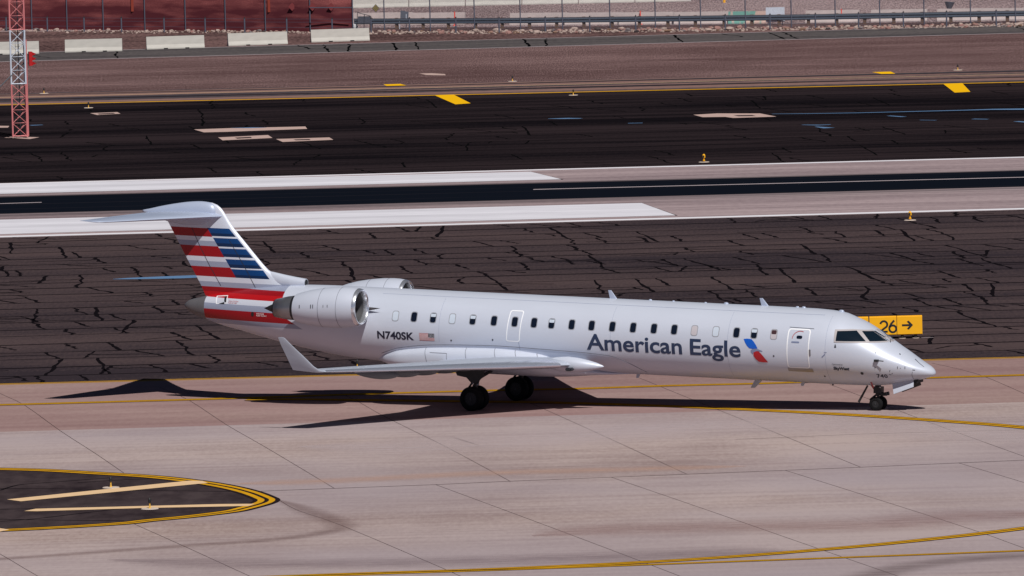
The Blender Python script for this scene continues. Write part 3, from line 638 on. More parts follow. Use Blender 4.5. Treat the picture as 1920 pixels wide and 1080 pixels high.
for a, b in (((1202, 436), (1202, 560)), ((1392, 440), (1392, 552)), ((1580, 470), (1580, 540)), ((1803, 478), (1803, 536))):
    seams += linep([spx(680+a[0]/4.8, 560+a[1]/4.8, surf=fair_y), spx(680+b[0]/4.8, 560+b[1]/4.8, surf=fair_y)], .016)
for q in seams: decal('access_seam', [q], M['line'], bf, off=.006, surf=fair_y)
bm = bmesh.new()
SE = ([-4.45, -4.0, -3.4, -2.1, -.8, .5, 2.3, 3.6, 4.9, 5.6, 6.15], [1.70, 1.86, 2.04, 2.21, 2.27, 2.30, 2.26, 2.22, 2.14, 1.90, 1.56])
for i in range(60):
    x = -4.2+10.35*i/60; x2 = x+10.35/60
    a, b = cr_i(*SE, x), cr_i(*SE, x2)
    for (xx, zz), (xy, zy) in (((x, a), (x2, b)),):
        p = Vector((xx, -(fus_y(xx, zz)+.012), zz)); q = Vector((xy, -(fus_y(xy, zy)+.012), zy)); v = [bm.verts.new(t) for t in (p-Vector((0, 0, .010)), q-Vector((0, 0, .010)), q+Vector((0, 0, .010)), p+Vector((0, 0, .010)))]; bm.faces.new(v)
bobj('fairing_edge_seam', bm, M['line'], bf)

# wings
AF = [(0, 0), (.006, .014), (.02, .028), (.05, .044), (.10, .058), (.2, .073), (.35, .080), (.5, .073), (.7, .05), (.85, .027), (1, .004), (1, -.002), (.85, -.012), (.7, -.022), (.5, -.035), (.35, -.042), (.2, -.042), (.10, -.036), (.05, -.029), (.02, -.020), (.006, -.011)]
def wsec(y, xle, ch, z, th=1.0, tw=0, cant=0):
    out = []
    for c, t in AF:
        out.append(Vector((xle-c*ch, y-sin(cant)*t*ch*th, z+t*ch*th*cos(cant)-c*ch*tw)))
    return out
def wing(s):
    S = [(1.0, 4.0, 5.6, 1.78, .60, .01), (1.45, 3.9, 5.4, 1.79, .66, .015), (1.75, 3.75, 5.2, 1.80, .72, .015), (2.2, 3.45, 4.9, 1.81, .82, .02), (3.0, 2.92, 4.32, 1.83, .95, .02), (4.2, 2.12, 3.55, 1.85, 1, .012), (6, .90, 2.80, 1.91, 1, .005), (8.5, -.60, 1.95, 1.99, 1, .0), (10.75, -1.93, 1.20, 2.07, .9, 0)]
    S = [(y, x, c, z-(.012*y if s > 0 else 0), th*.80, tw) for y, x, c, z, th, tw in S]
    root_w = empty('wing', (0, 0, 0)); root_w.parent = root
    bm = bmesh.new(); rings = [wsec(s*y, x, c, z, th, tw) for y, x, c, z, th, tw in S]
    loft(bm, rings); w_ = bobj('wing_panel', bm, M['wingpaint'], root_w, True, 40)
    # polished leading edge skin, 3 mm proud
    bm = bmesh.new(); idx = [4, 3, 2, 1, 0, 20, 19, 18, 17]; rr = []
    for y, x, c, z, th, tw in S[3:]:
        rr.append([Vector((x+.006-AF[i][0]*c, s*y, z+(AF[i][1]+(.0025 if AF[i][1] > 0 else -.0025 if AF[i][1] < 0 else 0))*c*th-AF[i][0]*c*tw)) for i in idx])
    vs = [[bm.verts.new(p) for p in r] for r in rr]
    for a, b in zip(vs, vs[1:]):
        for i in range(len(a)-1): bm.faces.new((a[i], a[i+1], b[i+1], b[i]))
    bmesh.ops.recalc_face_normals(bm, faces=bm.faces)
    bobj('leading_edge', bm, M['lemetal'], root_w, True)
    # winglet
    bm = bmesh.new(); W = [(10.752, -1.93, 1.20, 2.07, .9, 0), (10.95, -2.06, 1.08, 2.10, .9, .5), (11.08, -2.27, .90, 2.27, .8, 1.1), (11.22, -2.55, .71, 2.58, .8, 1.2), (11.42, -2.95, .44, 3.00, .8, 1.2), (11.54, -3.19, .26, 3.27, .8, 1.2), (11.55, -3.24, .2, 3.30, .5, 1.2)]
    if s > 0: W = [(y, x, c, 1.94+(z-2.07)*.84, th, ca) for y, x, c, z, th, ca in W]
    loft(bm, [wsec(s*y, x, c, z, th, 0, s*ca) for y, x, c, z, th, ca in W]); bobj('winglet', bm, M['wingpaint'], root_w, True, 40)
    bm = bmesh.new(); lathe_pts = []
    tube(bm, (-1.86, s*10.55, 2.06), (-2.02, s*10.80, 2.07), .035, .03, 10); bobj('navigation_light', bm, M['glass'], root_w, True)
    # flap track fairings
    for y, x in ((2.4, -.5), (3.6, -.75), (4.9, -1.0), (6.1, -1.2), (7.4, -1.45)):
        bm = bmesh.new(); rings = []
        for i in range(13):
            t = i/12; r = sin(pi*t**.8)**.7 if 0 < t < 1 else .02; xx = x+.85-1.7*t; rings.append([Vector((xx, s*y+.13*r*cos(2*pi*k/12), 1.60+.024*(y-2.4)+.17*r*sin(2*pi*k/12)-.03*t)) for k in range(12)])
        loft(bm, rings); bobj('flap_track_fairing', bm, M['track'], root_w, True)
    bm = bmesh.new(); rings = []
    for x, ry, rz in ((2.6, .10, .12), (3.0, .22, .24), (3.5, .27, .285), (3.9, .25, .26), (4.25, .20, .20), (4.55, .13, .13), (4.78, .05, .05), (4.84, .01, .01)):
        rings.append([Vector((x, s*(1.62-.10*max(0, x-3.9))+ry*cos(2*pi*k/20), 1.80+rz*sin(2*pi*k/20)-.02*max(0, x-3.5))) for k in range(20)])
    loft(bm, rings); bobj('wing_root_fairing', bm, M['paint'], root_w, True, 50)
    # landing light glass at root
    bm = bmesh.new(); box(bm, 3.56, 3.80, s*1.93-.17, s*1.93+.13, 1.60, 1.72); bmesh.ops.bevel(bm, geom=bm.edges[:], offset=.03, segments=2, affect='EDGES'); bobj('landing_light', bm, M['glass'], root_w)
    # flap panels hanging under trailing edge
    bm = bmesh.new()
    pr = [(1.55, -1.5), (4.2, -1.42), (7.6, -2.2)]
    for (ya, xa), (yb, xb) in zip(pr, pr[1:]):
        v = [bm.verts.new((x, s*y, z)) for (y, x, z) in ((ya, xa+.7, 1.70), (yb, xb+.6, 1.80), (yb, xb-.05, 1.74), (ya, xa-.05, 1.62))]; bm.faces.new(v)
    r = solid(bm, .06); bobj('flap', bm, M['wingpaint'], root_w)
wing(-1); wing(1)

# fin, stabiliser, bullet
def foil(c_, n=14):   # symmetric unit section: list of (chord fraction, half thickness)
    out = []
    for i in range(n+1):
        t = (1-cos(pi*i/n))/2; out.append((t, 5*.12*(.2969*sqrt(t)-.126*t-.3516*t*t+.2843*t**3-.1036*t**4)))
    return out
def finsec(z, xle, xte, th=1.0):
    f = foil(1); ch = xle-xte
    return [Vector((xle-c*ch, t*ch*th, z)) for c, t in f]+[Vector((xle-c*ch, -t*ch*th, z)) for c, t in f[-2:0:-1]]
FN = [(3.30, -7.9, -11.66), (3.9, -8.1, -11.96), (4.25, -8.55, -12.17), (4.42, -8.95, -12.27), (4.55, -9.2, -12.35), (4.75, -9.42, -12.47), (5.15, -9.80, -12.71), (5.55, -10.17, -12.94), (5.86, -10.46, -13.13), (6.0, -10.59, -13.21), (6.2, -10.75, -13.33), (6.45, -10.92, -13.45), (6.62, -11.03, -13.5), (6.76, -11.15, -13.3), (6.87, -11.30, -12.85), (6.94, -11.50, -12.4)]
bm = bmesh.new(); loft(bm, [finsec(z, a, b, .82) for z, a, b in FN]); fin = bobj('fin', bm, M['livery'], root, True, 40)
# rudder gap and panel line on the near side
for nm_, pts in (('rudder_seam', [(6.0, -12.30), (5.3, -11.95), (4.6, -11.55), (3.9, -11.10)]), ('spar_seam', [(5.6, -10.75), (4.4, -9.95), (3.9, -9.65)])):
    bm = bmesh.new()
    for (z0, x0), (z1, x1) in zip(pts, pts[1:]):
        for k in range(4):
            def pp(t):
                z = z0+(z1-z0)*t; x = x0+(x1-x0)*t; a = cr_i([q[0] for q in FN], [q[1] for q in FN], z); b = cr_i([q[0] for q in FN], [q[2] for q in FN], z); c = (a-x)/(a-b)
                th = 5*.12*(.2969*sqrt(c)-.126*c-.3516*c*c+.2843*c**3-.1036*c**4)*(a-b)*.82; return x, -th-.006, z
            A, B = pp(k/4), pp((k+1)/4); ww = .012; v = [bm.verts.new(p) for p in ((A[0]-ww, A[1], A[2]), (A[0]+ww, A[1], A[2]), (B[0]+ww, B[1], B[2]), (B[0]-ww, B[1], B[2]))]; bm.faces.new(v)
    bobj(nm_, bm, M['lineb'], fin)
# dorsal fairing with air inlet
bm = bmesh.new(); rings = []
for x, zc, hy, hz in ((-9.55, 4.30, .05, .25), (-9.0, 4.22, .13, .27), (-8.6, 4.17, .17, .25), (-8.2, 4.14, .19, .22), (-7.85, 4.13, .19, .185), (-7.68, 4.13, .18, .165)):
    rings.append([Vector((x, hy*cos(2*pi*k/20), zc+hz*sin(2*pi*k/20))) for k in range(20)])
loft(bm, rings); di = bobj('dorsal_inlet', bm, M['paint'], root, True, 40)
bm = bmesh.new(); tube(bm, (-7.678, 0, 4.13), (-7.668, 0, 4.13), .135, .135, 20); bobj('inlet_opening', bm, M['black'], di)
# bullet fairing
bm = bmesh.new(); rings = []
BX = [-14.35, -14.1, -13.6, -13.0, -12.4, -11.95, -11.65, -11.45, -11.35, -11.28]; BT = [6.57, 6.62, 6.74, 6.86, 6.95, 6.98, 6.96, 6.90, 6.78, 6.66]; BB = [6.50, 6.40, 6.25, 6.12, 6.05, 6.05, 6.15, 6.28, 6.42, 6.55]; BW = [.02, .07, .14, .2, .24, .24, .22, .18, .12, .05]
for i in range(41):
    x = -14.35+3.07*i/40; t, b, w_ = cr_i(BX, BT, x), cr_i(BX, BB, x), cr_i(BX, BW, x); rings.append([Vector((x, w_*cos(2*pi*k/24), (t+b)/2+(t-b)/2*sin(2*pi*k/24))) for k in range(24)])
loft(bm, rings); bobj('tailplane_fairing', bm, M['finwhite'], root, True)
for s in (-1, 1):
    bm = bmesh.new(); f = foil(1); rings = []
    for y, xl, xt, z, th in ((.05, -11.05, -14.15, 6.46, .75), (.8, -11.62, -14.28, 6.455, .75), (2.4, -12.75, -14.56, 6.44, .75), (4.0, -13.82, -14.82, 6.42, .7), (4.2, -14.02, -14.86, 6.42, .6), (4.28, -14.3, -14.85, 6.42, .3)):
        ch = xl-xt; rings.append([Vector((xl-c*ch, s*y, z+t*ch*th+ .03*c)) for c, t in f]+[Vector((xl-c*ch, s*y, z-t*ch*th+.03*c)) for c, t in f[-2:0:-1]])
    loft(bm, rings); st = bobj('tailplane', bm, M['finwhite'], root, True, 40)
    bm = bmesh.new()
    v = [(-13.15, .35), (-13.95, 2.4), (-14.5, 4.05)]
    for (xa, ya), (xb, yb) in zip(v, v[1:]):
        zz = 6.46+.135; 
        q = [bm.verts.new((x, s*y, z)) for x, y, z in ((xa-.008, ya, zz-.035 if ya < 1 else 6.44+.075), (xa+.008, ya, zz-.035 if ya < 1 else 6.44+.075), (xb+.008, yb, 6.44+.075 if yb < 3 else 6.475), (xb-.008, yb, 6.44+.075 if yb < 3 else 6.475))]; bm.faces.new(q)
    bobj('elevator_seam', bm, M['line'], st)
# tail markings
hatch = [spx(*p) for p in ((407, 554.5), (428, 553.5), (426, 569), (405, 570))]
hin = [spx(*p) for p in ((408.2, 555.7), (426.6, 554.8), (424.8, 567.8), (406.4, 568.8))]
decal('service_hatch', ringp(hatch, hin), M['doorwhite'], off=.008)
decal('hatch_vent', [[spx(421.5, 556), spx(425.5, 555), spx(424.5, 567), spx(420.5, 565)], [spx(410, 569.5), spx(421, 570), spx(421, 566)]], M['black'], off=.011)
decal('drain_vent', [rrect(*spx(473.5, 589), .06, .08, .05)], M['black'], off=.010)
text_decal('hatch_caption', 'CAUTION\nNO STEP', *[spx(428, 570)[0], spx(446, 570)[0]], spx(437, 566)[1], spx(437, 563.5)[1], M['redflag'], off=.010)
text_decal('tail_caption', 'DANGER\nKEEP AWAY', *[spx(481, 592)[0], spx(500, 592)[0]], spx(490, 590)[1], spx(490, 587.5)[1], M['doorwhite'], off=.010)

# engines
def engine(s):
    er = empty('engine', (0, 0, 0)); er.parent = root
    yc = s*2.05
    cen = lambda x: (yc, 3.555+(x+4.5)*.055)
    bm = bmesh.new(); lathe(bm, [(-7.08, .515), (-6.9, .57), (-6.5, .655), (-6.0, .72), (-5.5, .75), (-5.1, .745), (-4.86, .725), (-4.63, .687)], cen, n=56); bmesh.ops.recalc_face_normals(bm, faces=bm.faces)
    bobj('nacelle', bm, M['paint'], er, True)
    bm = bmesh.new(); lathe(bm, [(-4.63, .688), (-4.57, .672), (-4.52, .652), (-4.49, .628), (-4.50, .605), (-4.56, .585), (-4.70, .572)], cen, n=56); bobj('inlet_lip', bm, M['chrome'], er, True)
    bm = bmesh.new(); lathe(bm, [(-4.70, .572), (-5.0, .57), (-5.62, .585)], cen, n=56); bobj('inlet_duct', bm, M['titanium'], er, True)
    bm = bmesh.new(); rs = lathe(bm, [(-5.62, .585), (-5.625, .20)], cen, n=56); bobj('fan', bm, M['darkmetal'], er)
    bm = bmesh.new(); rs = lathe(bm, [(-5.62, .20), (-5.48, .16), (-5.33, .08), (-5.27, .01)], cen, n=24); bobj('spinner', bm, M['gear'], er, True)
    bm = bmesh.new(); lathe(bm, [(-7.07, .50), (-7.15, .455), (-7.40, .425)], cen, n=40); bobj('bypass_nozzle', bm, M['darkmetal'], er, True)
    bm = bmesh.new(); lathe(bm, [(-7.2, .45), (-7.45, .425), (-7.92, .335), (-7.92, .30), (-7.6, .31)], cen, n=40); bobj('core_nozzle', bm, M['titanium'], er, True)
    bm = bmesh.new(); lathe(bm, [(-7.80, .345), (-7.96, .325), (-7.97, .29)], cen, n=40); bobj('nozzle_rim', bm, M['darkmetal'], er, True)
    bm = bmesh.new(); lathe(bm, [(-7.6, .29), (-7.9, .22), (-8.2, .10), (-8.42, .005)], cen, n=24); bobj('exhaust_cone', bm, M['black'], er, True)
    bm = bmesh.new()   # cowl seams and latches
    for x0, r in ((-5.22, .7495), (-5.95, .727)): lathe(bm, [(x0, r+.002), (x0-.014, r+.002)], cen, n=56)
    lathe(bm, [(-5.95, .5), (-5.951, .5)], cen, n=3)
    bobj('cowl_seam', bm, M['line'], er)
    bm = bmesh.new()
    def rad(x): return cr_i([-7.08, -6.9, -6.5, -6.0, -5.5, -5.1], [.515, .57, .655, .72, .75, .745], x)
    for x0, a0, a1, ww in ((-6.73, -.02, .18, .03), (-6.24, -.02, .18, .03), (-6.15, -.02, .18, .025), (-5.72, .02, .15, .018), (-5.55, .02, .15, .022)):
        for k in range(3):
            aa, ab = [(-(a0+(a1-a0)*j/3)+0) for j in (k, k+1)]
            v = []
            for xx, an in ((x0-ww/2, aa), (x0+ww/2, aa), (x0+ww/2, ab), (x0-ww/2, ab)):
                cy, cz = cen(xx); r = rad(xx)+.004; v.append(bm.verts.new((xx, cy+s*r*cos(an), cz-r*sin(an)+.04)))
            bm.faces.new(v)
    bobj('cowl_latch', bm, M['lineb'], er)
    bm = bmesh.new(); rings = []   # pylon
    for y, x0, x1, z in ((.75, -4.9, -7.95, 3.50), (1.1, -4.9, -7.75, 3.50), (1.46, -5.0, -7.5, 3.49)):
        ch = x0-x1; rings.append([Vector((x0-c*ch, s*y, z+t*ch*.55)) for c, t in foil(1)]+[Vector((x0-c*ch, s*y, z-t*ch*.55)) for c, t in foil(1)[-2:0:-1]])
    loft(bm, rings); bobj('pylon', bm, M['paint'], er, True, 40)
engine(-1); engine(1)
# wedge strake in front of the nacelle
decal_ = None
bm = bmesh.new(); v = [bm.verts.new(p) for p in ((-4.08, -1.33, 3.47), (-4.8, -1.27, 3.51), (-4.8, -1.42, 3.46), (-4.8, -1.30, 3.31))]
for q in ((0, 1, 2), (0, 2, 3), (0, 3, 1), (1, 3, 2)): bm.faces.new([v[i] for i in q])
bobj('pylon_strake', bm, M['cone'], root)

# antennas
def blade(x, z, h, c0, c1, rake, up=1, mat='finwhite'):
    bm = bmesh.new(); rings = []
    for t in (0, .5, 1):
        ch = c0+(c1-c0)*t; xl = x-rake*t; rings.append([Vector((xl-c*ch, q*ch, z+up*h*t)) for c, q in foil(1)]+[Vector((xl-c*ch, -q*ch, z+up*h*t)) for c, q in foil(1)[-2:0:-1]])
    loft(bm, rings); bobj('blade_antenna', bm, M[mat], root, True, 40)
blade(4.72, 4.07, .33, .30, .12, .26); blade(10.62, 4.07, .30, .30, .12, .26)
blade(5.65, 1.42, .16, .16, .10, .08, -1, 'wingpaint'); blade(10.40, 1.42, .30, .30, .17, .30, -1, 'wingpaint'); blade(12.05, 1.42, .14, .16, .10, .08, -1, 'wingpaint'); blade(13.15, 1.42, .07, .08, .05, .03, -1, 'gear'); blade(-4.3, 1.45, .2, .12, .06, .2, -1, 'gear')
for x, r in ((6.0, .05), (6.9, .04), (8.15, .04), (8.95, .07), (11.7, .05), (11.95, .06), (13.4, .08)):
    bm = bmesh.new(); bmesh.ops.create_uvsphere(bm, u_segments=12, v_segments=8, radius=r); 
    for v in bm.verts: v.co = Vector((x+v.co.x*1.4, v.co.y, sect(x)[0]+v.co.z*.9))
    bobj('beacon' if r == .07 else 'antenna_bump', bm, M['finwhite'], root, True)

# landing gear
def wheel(parent, x, y, z, R, W, s):
    t = empty('wheel', (x, y, z)); t.parent = parent
    bm = bmesh.new(); n = 40; prof = [(-W*.5, R*.55), (-W*.5, R*.80), (-W*.42, R*.93), (-W*.22, R), (W*.22, R), (W*.42, R*.93), (W*.5, R*.80), (W*.5, R*.55)]
    rings = [[bm.verts.new((r*cos(2*pi*i/n), yy, r*sin(2*pi*i/n))) for i in range(n)] for yy, r in prof]
    for a, b in zip(rings, rings[1:]):
        for i in range(n): bm.faces.new((a[i], a[(i+1) % n], b[(i+1) % n], b[i]))
    bmesh.ops.recalc_face_normals(bm, faces=bm.faces); bobj('tyre', bm, M['rubber'], t, True, 45)
    bm = bmesh.new(); tube(bm, (0, -W*.36, 0), (0, W*.36, 0), R*.56, R*.56, 32); bobj('rim', bm, M['black'], t)
    bm = bmesh.new()
    for e in (-1, 1):
        for k in range(14):
            a = 2*pi*k/14; 
            for da in (-.09, .09):
                p = Vector((R*.16*cos(a), e*W*.40, R*.16*sin(a))); q = Vector((R*.50*cos(a+da), e*W*.37, R*.50*sin(a+da))); tube(bm, p, q, R*.014, R*.014, 4)
        tube(bm, (0, e*W*.30, 0), (0, e*W*.46, 0), R*.13, R*.10, 14)
    bobj('hub', bm, M['hub'], t)
for s in (-1, 1):
    g = empty('main_landing_gear', (0, 0, 0)); g.parent = root
    for e in (-1, 1): wheel(g, 0, s*2.05+e*.25, .445, .445, .29, s)
    bm = bmesh.new()
    tube(bm, (0, s*1.75, .445), (0, s*2.35, .445), .07, .07, 12); tube(bm, (.02, s*2.05, .40), (.05, s*2.12, 1.15), .085, .10, 14); tube(bm, (.05, s*2.12, 1.1), (.1, s*2.2, 1.78), .13, .15, 14)
    tube(bm, (.04, s*2.05, 1.05), (-.55, s*2.1, 1.72), .06, .06, 8); tube(bm, (.30, s*1.9, 1.75), (.10, s*2.05, .95), .05, .05, 8); tube(bm, (.05, s*2.1, 1.1), (.4, s*1.2, 1.45), .06, .06, 8)
    tube(bm, (-.10, s*2.05, 1.0), (-.30, s*2.05, .72), .04, .04, 8); tube(bm, (-.30, s*2.05, .72), (-.05, s*2.05, .5), .04, .04, 8)
    bobj('strut', bm, M['gear'], g, True, 40)
    bm = bmesh.new(); v = [(.62, 1.78), (.52, 1.30), (.20, .98), (.05, 1.02), (-.15, 1.22), (-.52, 1.28), (-.60, 1.44), (-1.0, 1.70)]
    bm.faces.new([bm.verts.new((x, s*2.42, z)) for x, z in v]); solid(bm, .04); bobj('gear_door', bm, M['gear'], g)
    bm = bmesh.new(); tube(bm, (.12, s*2.50, .98), (.16, s*2.50, 1.04), .028, .028, 8); tube(bm, (.30, s*2.5, .97), (.36, s*2.5, 1.03), .03, .03, 8); bobj('hydraulic_fitting', bm, M['gear_bright'], g)
g = empty('nose_landing_gear', (0, 0, 0)); g.parent = root
NX = 14.85; gz = NX*tan(PIT)
for e in (-1, 1): wheel(g, NX, e*.22, gz+.25, .25, .16, 1)
bm = bmesh.new(); tube(bm, (NX, -.2, gz+.235), (NX, .2, gz+.235), .04, .04, 10); tube(bm, (NX, 0, gz+.2), (NX-.01, 0, 1.15), .05, .05, 12); tube(bm, (NX-.01, 0, 1.08), (NX-.02, 0, 1.5), .09, .11, 12)
tube(bm, (NX-.05, 0, 1.12), (NX-.32, 0, .85+gz*.1), .04, .035, 8); tube(bm, (NX-.32, 0, .88), (NX-.02, 0, gz+.3), .03, .03, 8); tube(bm, (NX-.3, .05, 1.45), (NX-.02, .0, 1.12), .035, .035, 8)
box(bm, NX-.14, NX+.16, -.13, .13, 1.16, 1.40)
bobj('strut', bm, M['gear'], g, True, 40)
bm = bmesh.new(); tube(bm, (NX-.3, -.3, 1.44), (NX-.62, -.34, .84), .035, .045, 8); bobj('rear_gear_door', bm, M['gear'], g)
for e in (-1, 1):
    bm = bmesh.new(); tube(bm, (NX+.12, e*.10, 1.12), (NX+.36, e*.12, 1.16), .05, .07, 12); bobj('taxi_light', bm, M['gear'], g)
bm = bmesh.new(); tube(bm, (NX+.1, -.14, 1.40), (NX+.15, -.14, 1.38), .03, .03, 8); bobj('hydraulic_fitting', bm, M['gear_bright'], g)
bm = bmesh.new(); tube(bm, (NX-.05, -.62, 1.60), (NX-.05, -.38, 1.38), .022, .022, 6); bobj('warning_streamer', bm, M['red'], g)
for e in (-1, 1):
    bm = bmesh.new(); bm.faces.new([bm.verts.new(p) for p in ((15.50, e*.34, 1.56), (16.30, e*.31, 1.74), (16.33, e*.40, 1.49), (15.60, e*.44, 1.20))]); solid(bm, .03*e); bobj('nose_gear_door', bm, M['paint'] if e < 0 else M['gear'], root)
bm = bmesh.new(); box(bm, 15.5, 16.45, -.28, .28, 1.62, 1.74); bobj('gear_bay', bm, M['black'], root)

# ---------------------------------------------------------------- guidance sign
sp_ = at(1666, 634.8); sq = at(1728, 633.2); sang = atan2(sq.y-sp_.y, sq.x-sp_.x)*.3
sr = empty('airfield_sign', at(1706, 634.3), 0, 'long low yellow airfield sign reading 26 with a black arrow, behind the jet nose', 'sign')
sr.rotation_euler = (0, 0, radians(1.0))
def sx(px): return (px-1706)/47.05
for a, b in ((1581, 1630.5), (1631.2, 1682), (1682.3, 1729.5)):
    bm = bmesh.new(); box(bm, sx(a)+.008, sx(b)-.008, -.12, .12, .15, .90); bmesh.ops.bevel(bm, geom=[e for e in bm.edges if abs(e.verts[0].co.x-e.verts[1].co.x) > .1], offset=.03, segments=3, affect='EDGES')
    bobj('sign_panel', bm, M['signyel'], sr, True, 30)
bm = bmesh.new(); box(bm, sx(1629.8), sx(1631.6), -.13, .13, .16, .91); bobj('panel_frame', bm, M['signdark'], sr)
for x in (1592, 1620, 1642, 1666, 1692, 1717):
    bm = bmesh.new(); tube(bm, (sx(x), 0, .02), (sx(x), 0, .15), .06, .06, 10); bobj('leg', bm, M['black'], sr)
    bm = bmesh.new(); tube(bm, (sx(x), 0, .0), (sx(x), 0, .02), .14, .14, 12); bobj('foot', bm, M['lampbase'], sr)
def sign_text(s, x0, x1, z0, z1, bold):
    cu_ = bpy.data.curves.new('t', 'FONT'); cu_.body = s; cu_.size = 1; cu_.offset = bold; cu_.resolution_u = 5
    o = bpy.data.objects.new('t', cu_); C.objects.link(o); bpy.context.view_layer.update(); me = bpy.data.meshes.new_from_object(o); bpy.data.objects.remove(o)
    xs = [v.co.x for v in me.vertices]; ys = [v.co.y for v in me.vertices]
    for v in me.vertices: v.co = Vector((x0+(v.co.x-min(xs))/(max(xs)-min(xs))*(x1-x0), -.123, z0+(v.co.y-min(ys))/(max(ys)-min(ys))*(z1-z0)))
    me.name = 'lettering'; link('lettering', me, sr, M['black'])
def stroke(name, pts, wd):
    bm = bmesh.new(); L = []; n = len(pts)
    for i, (x, z) in enumerate(pts):
        p, q = pts[max(0, i-1)], pts[min(n-1, i+1)]; dx, dz = q[0]-p[0], q[1]-p[1]; k = hypot(dx, dz); nx, nz = -dz/k*wd/2, dx/k*wd/2
        L.append((bm.verts.new((x-nx, -.1235, z-nz)), bm.verts.new((x+nx, -.1235, z+nz))))
    for (p, q), (u, v) in zip(L, L[1:]): bm.faces.new((p, u, v, q))
    bobj(name, bm, M['black'], sr)
d2 = sx(1658); d6 = sx(1674.5)
stroke('digit_two', [(d2+.135*cos(radians(t)), .575+.135*sin(radians(t))) for t in range(170, -41, -15)]+[(d2-.02, .40), (d2-.13, .305)], .08)
stroke('digit_two_foot', [(d2-.16, .295), (d2+.15, .295)], .075)
stroke('digit_six', [(d6+.06, .73), (d6-.06, .60), (d6-.135, .46)]+[(d6+.135*cos(radians(t)), .40+.135*sin(radians(t))) for t in range(185, 530, 15)], .08)
bm = bmesh.new()
for q in (((1691.5, .49), (1707, .49), (1707, .57), (1691.5, .57)), ((1700.5, .67), (1704, .71), (1712, .53), (1706.5, .53)), ((1700.5, .39), (1706.5, .53), (1712, .53), (1704, .35))):
    bm.faces.new([bm.verts.new((sx(x), -.1232-.0004*q[0][0] % .001, z)) for x, z in q])
bobj('arrow', bm, M['black'], sr)
bm = bmesh.new(); box(bm, sx(1575), sx(1745), -.35, .35, 0.001, .012); struct(bobj('sign_pad', bm, M['joint']))
lineobj('sign_pad_line', M['worn_white'], [([(1728, 634.4), (1750, 633.4)], .12, .02, 0)])

# ---------------------------------------------------------------- edge lights
def light_proto(kind):
    r = empty('edge_light', (0, 0, 0))
    bm = bmesh.new(); tube(bm, (0, 0, .0), (0, 0, .02), .29, .27, 20); bobj('base', bm, M['lampbase'], r)
    if kind == 'cap':
        bm = bmesh.new(); tube(bm, (0, 0, .03), (0, 0, .21), .026, .022, 10); tube(bm, (0, 0, .02), (0, 0, .06), .045, .035, 10); bobj('stem', bm, M['lampyel'], r)
        bm = bmesh.new(); tube(bm, (0, 0, .20), (0, 0, .31), .05, .048, 12); tube(bm, (0, 0, .31), (0, 0, .36), .048, .02, 12); bobj('lens', bm, M['black'], r, True, 40)
    else:
        bm = bmesh.new(); tube(bm, (0, 0, .03), (0, 0, .24), .035, .035, 10); tube(bm, (0, 0, .08), (0, 0, .11), .07, .07, 10); bobj('stem', bm, M['signyel'], r)
        bm = bmesh.new(); tube(bm, (0, 0, .24), (0, 0, .38), .085, .075, 12); tube(bm, (0, 0, .38), (0, 0, .43), .07, .03, 12); bobj('lens', bm, M['signyel'], r, True, 40)
        bm = bmesh.new(); tube(bm, (-.02, -.10, .31), (-.02, -.075, .31), .05, .05, 10); bobj('lens_front', bm, M['black'], r)
    return r
pa, pb_ = light_proto('cap'), light_proto('yel')
for k, (kind, x, y, lab) in enumerate((('cap', 208, 914.3, 'black-capped edge light behind the upper buff stripe of the painted asphalt island'),
    ('cap', 281, 954, 'black-capped edge light beside the lower buff stripe, nearest light to the camera'),
    ('cap', 82.5, 175.3, 'small edge light on the far paving just right of the lattice mast'), ('cap', 166, 202.3, 'small edge light standing on dark asphalt near the lattice mast'),
    ('cap', 961, 152.6, 'small edge light at the rim of the gravel above the middle of the runway'), ('cap', 1075, 178.5, 'small edge light on the dark asphalt below the yellow line, mid picture'),
    ('cap', 1796, 131.5, 'small edge light on the gravel rim at far right above the yellow block'), ('cap', 670, 691.5, 'edge light seen just above the near wing, in front of the cracked asphalt'),
    ('yel', 1320, 304, 'all-yellow edge light at the far side of the runway'), ('yel', 1706.5, 413, 'all-yellow edge light at the near white runway edge line'))):
    src = pa if kind == 'cap' else pb_
    o = src if (src.get('label') is None) else copy_tree(src)
    o.location = at(x, y, .012); tag(o, lab, 'edge light', 'edge lights along the runway and taxiway')

# ---------------------------------------------------------------- lattice mast
mr_ = empty('lattice_mast', at(39, 258.6, .012), radians(14), 'slim three-sided lattice mast painted in pink-red and white bands', 'mast')
mw = [(-.46, -.05), (.33, -.28), (.40, .34)]; MH = 12.0
def mband(z): return M['mastwhite'] if (3.07 < z < 6.15) or z > 9.3 else M['mastpink']
for (x, y) in mw:
    for z0, z1 in ((0.06, 3.07), (3.07, 6.15), (6.15, 9.3), (9.3, MH)):
        bm = bmesh.new(); tube(bm, (x, y, z0), (x, y, z1), .05, .05, 8); bobj('leg', bm, mband((z0+z1)/2), mr_)
for z0, z1, nb in ((.1, 3.07, 4), (3.07, 6.15, 4), (6.15, 9.3, 4), (9.3, MH, 3)):
    bm = bmesh.new()
    for k in range(nb):
        a = z0+(z1-z0)*k/nb; b = z0+(z1-z0)*(k+1)/nb
        for i in range(3):
            p, q = mw[i], mw[(i+1) % 3]
            tube(bm, (*p, a), (*q, b), .016, .016, 5); tube(bm, (*q, a), (*p, b), .016, .016, 5)
            tube(bm, (*p, a+.02), (*q, a+.02), .014 if k else .035, None, 5)
    bobj('bracing', bm, mband((z0+z1)/2), mr_)
bm = bmesh.new(); tube(bm, (0, 0, .05), (0, 0, MH), .03, .03, 6)
for k in range(38): z = .25+.31*k; tube(bm, (-.16, .02, z), (.12, .02, z), .012, .012, 4)
tube(bm, (-.16, .02, .2), (-.16, .02, MH), .012, .012, 4)
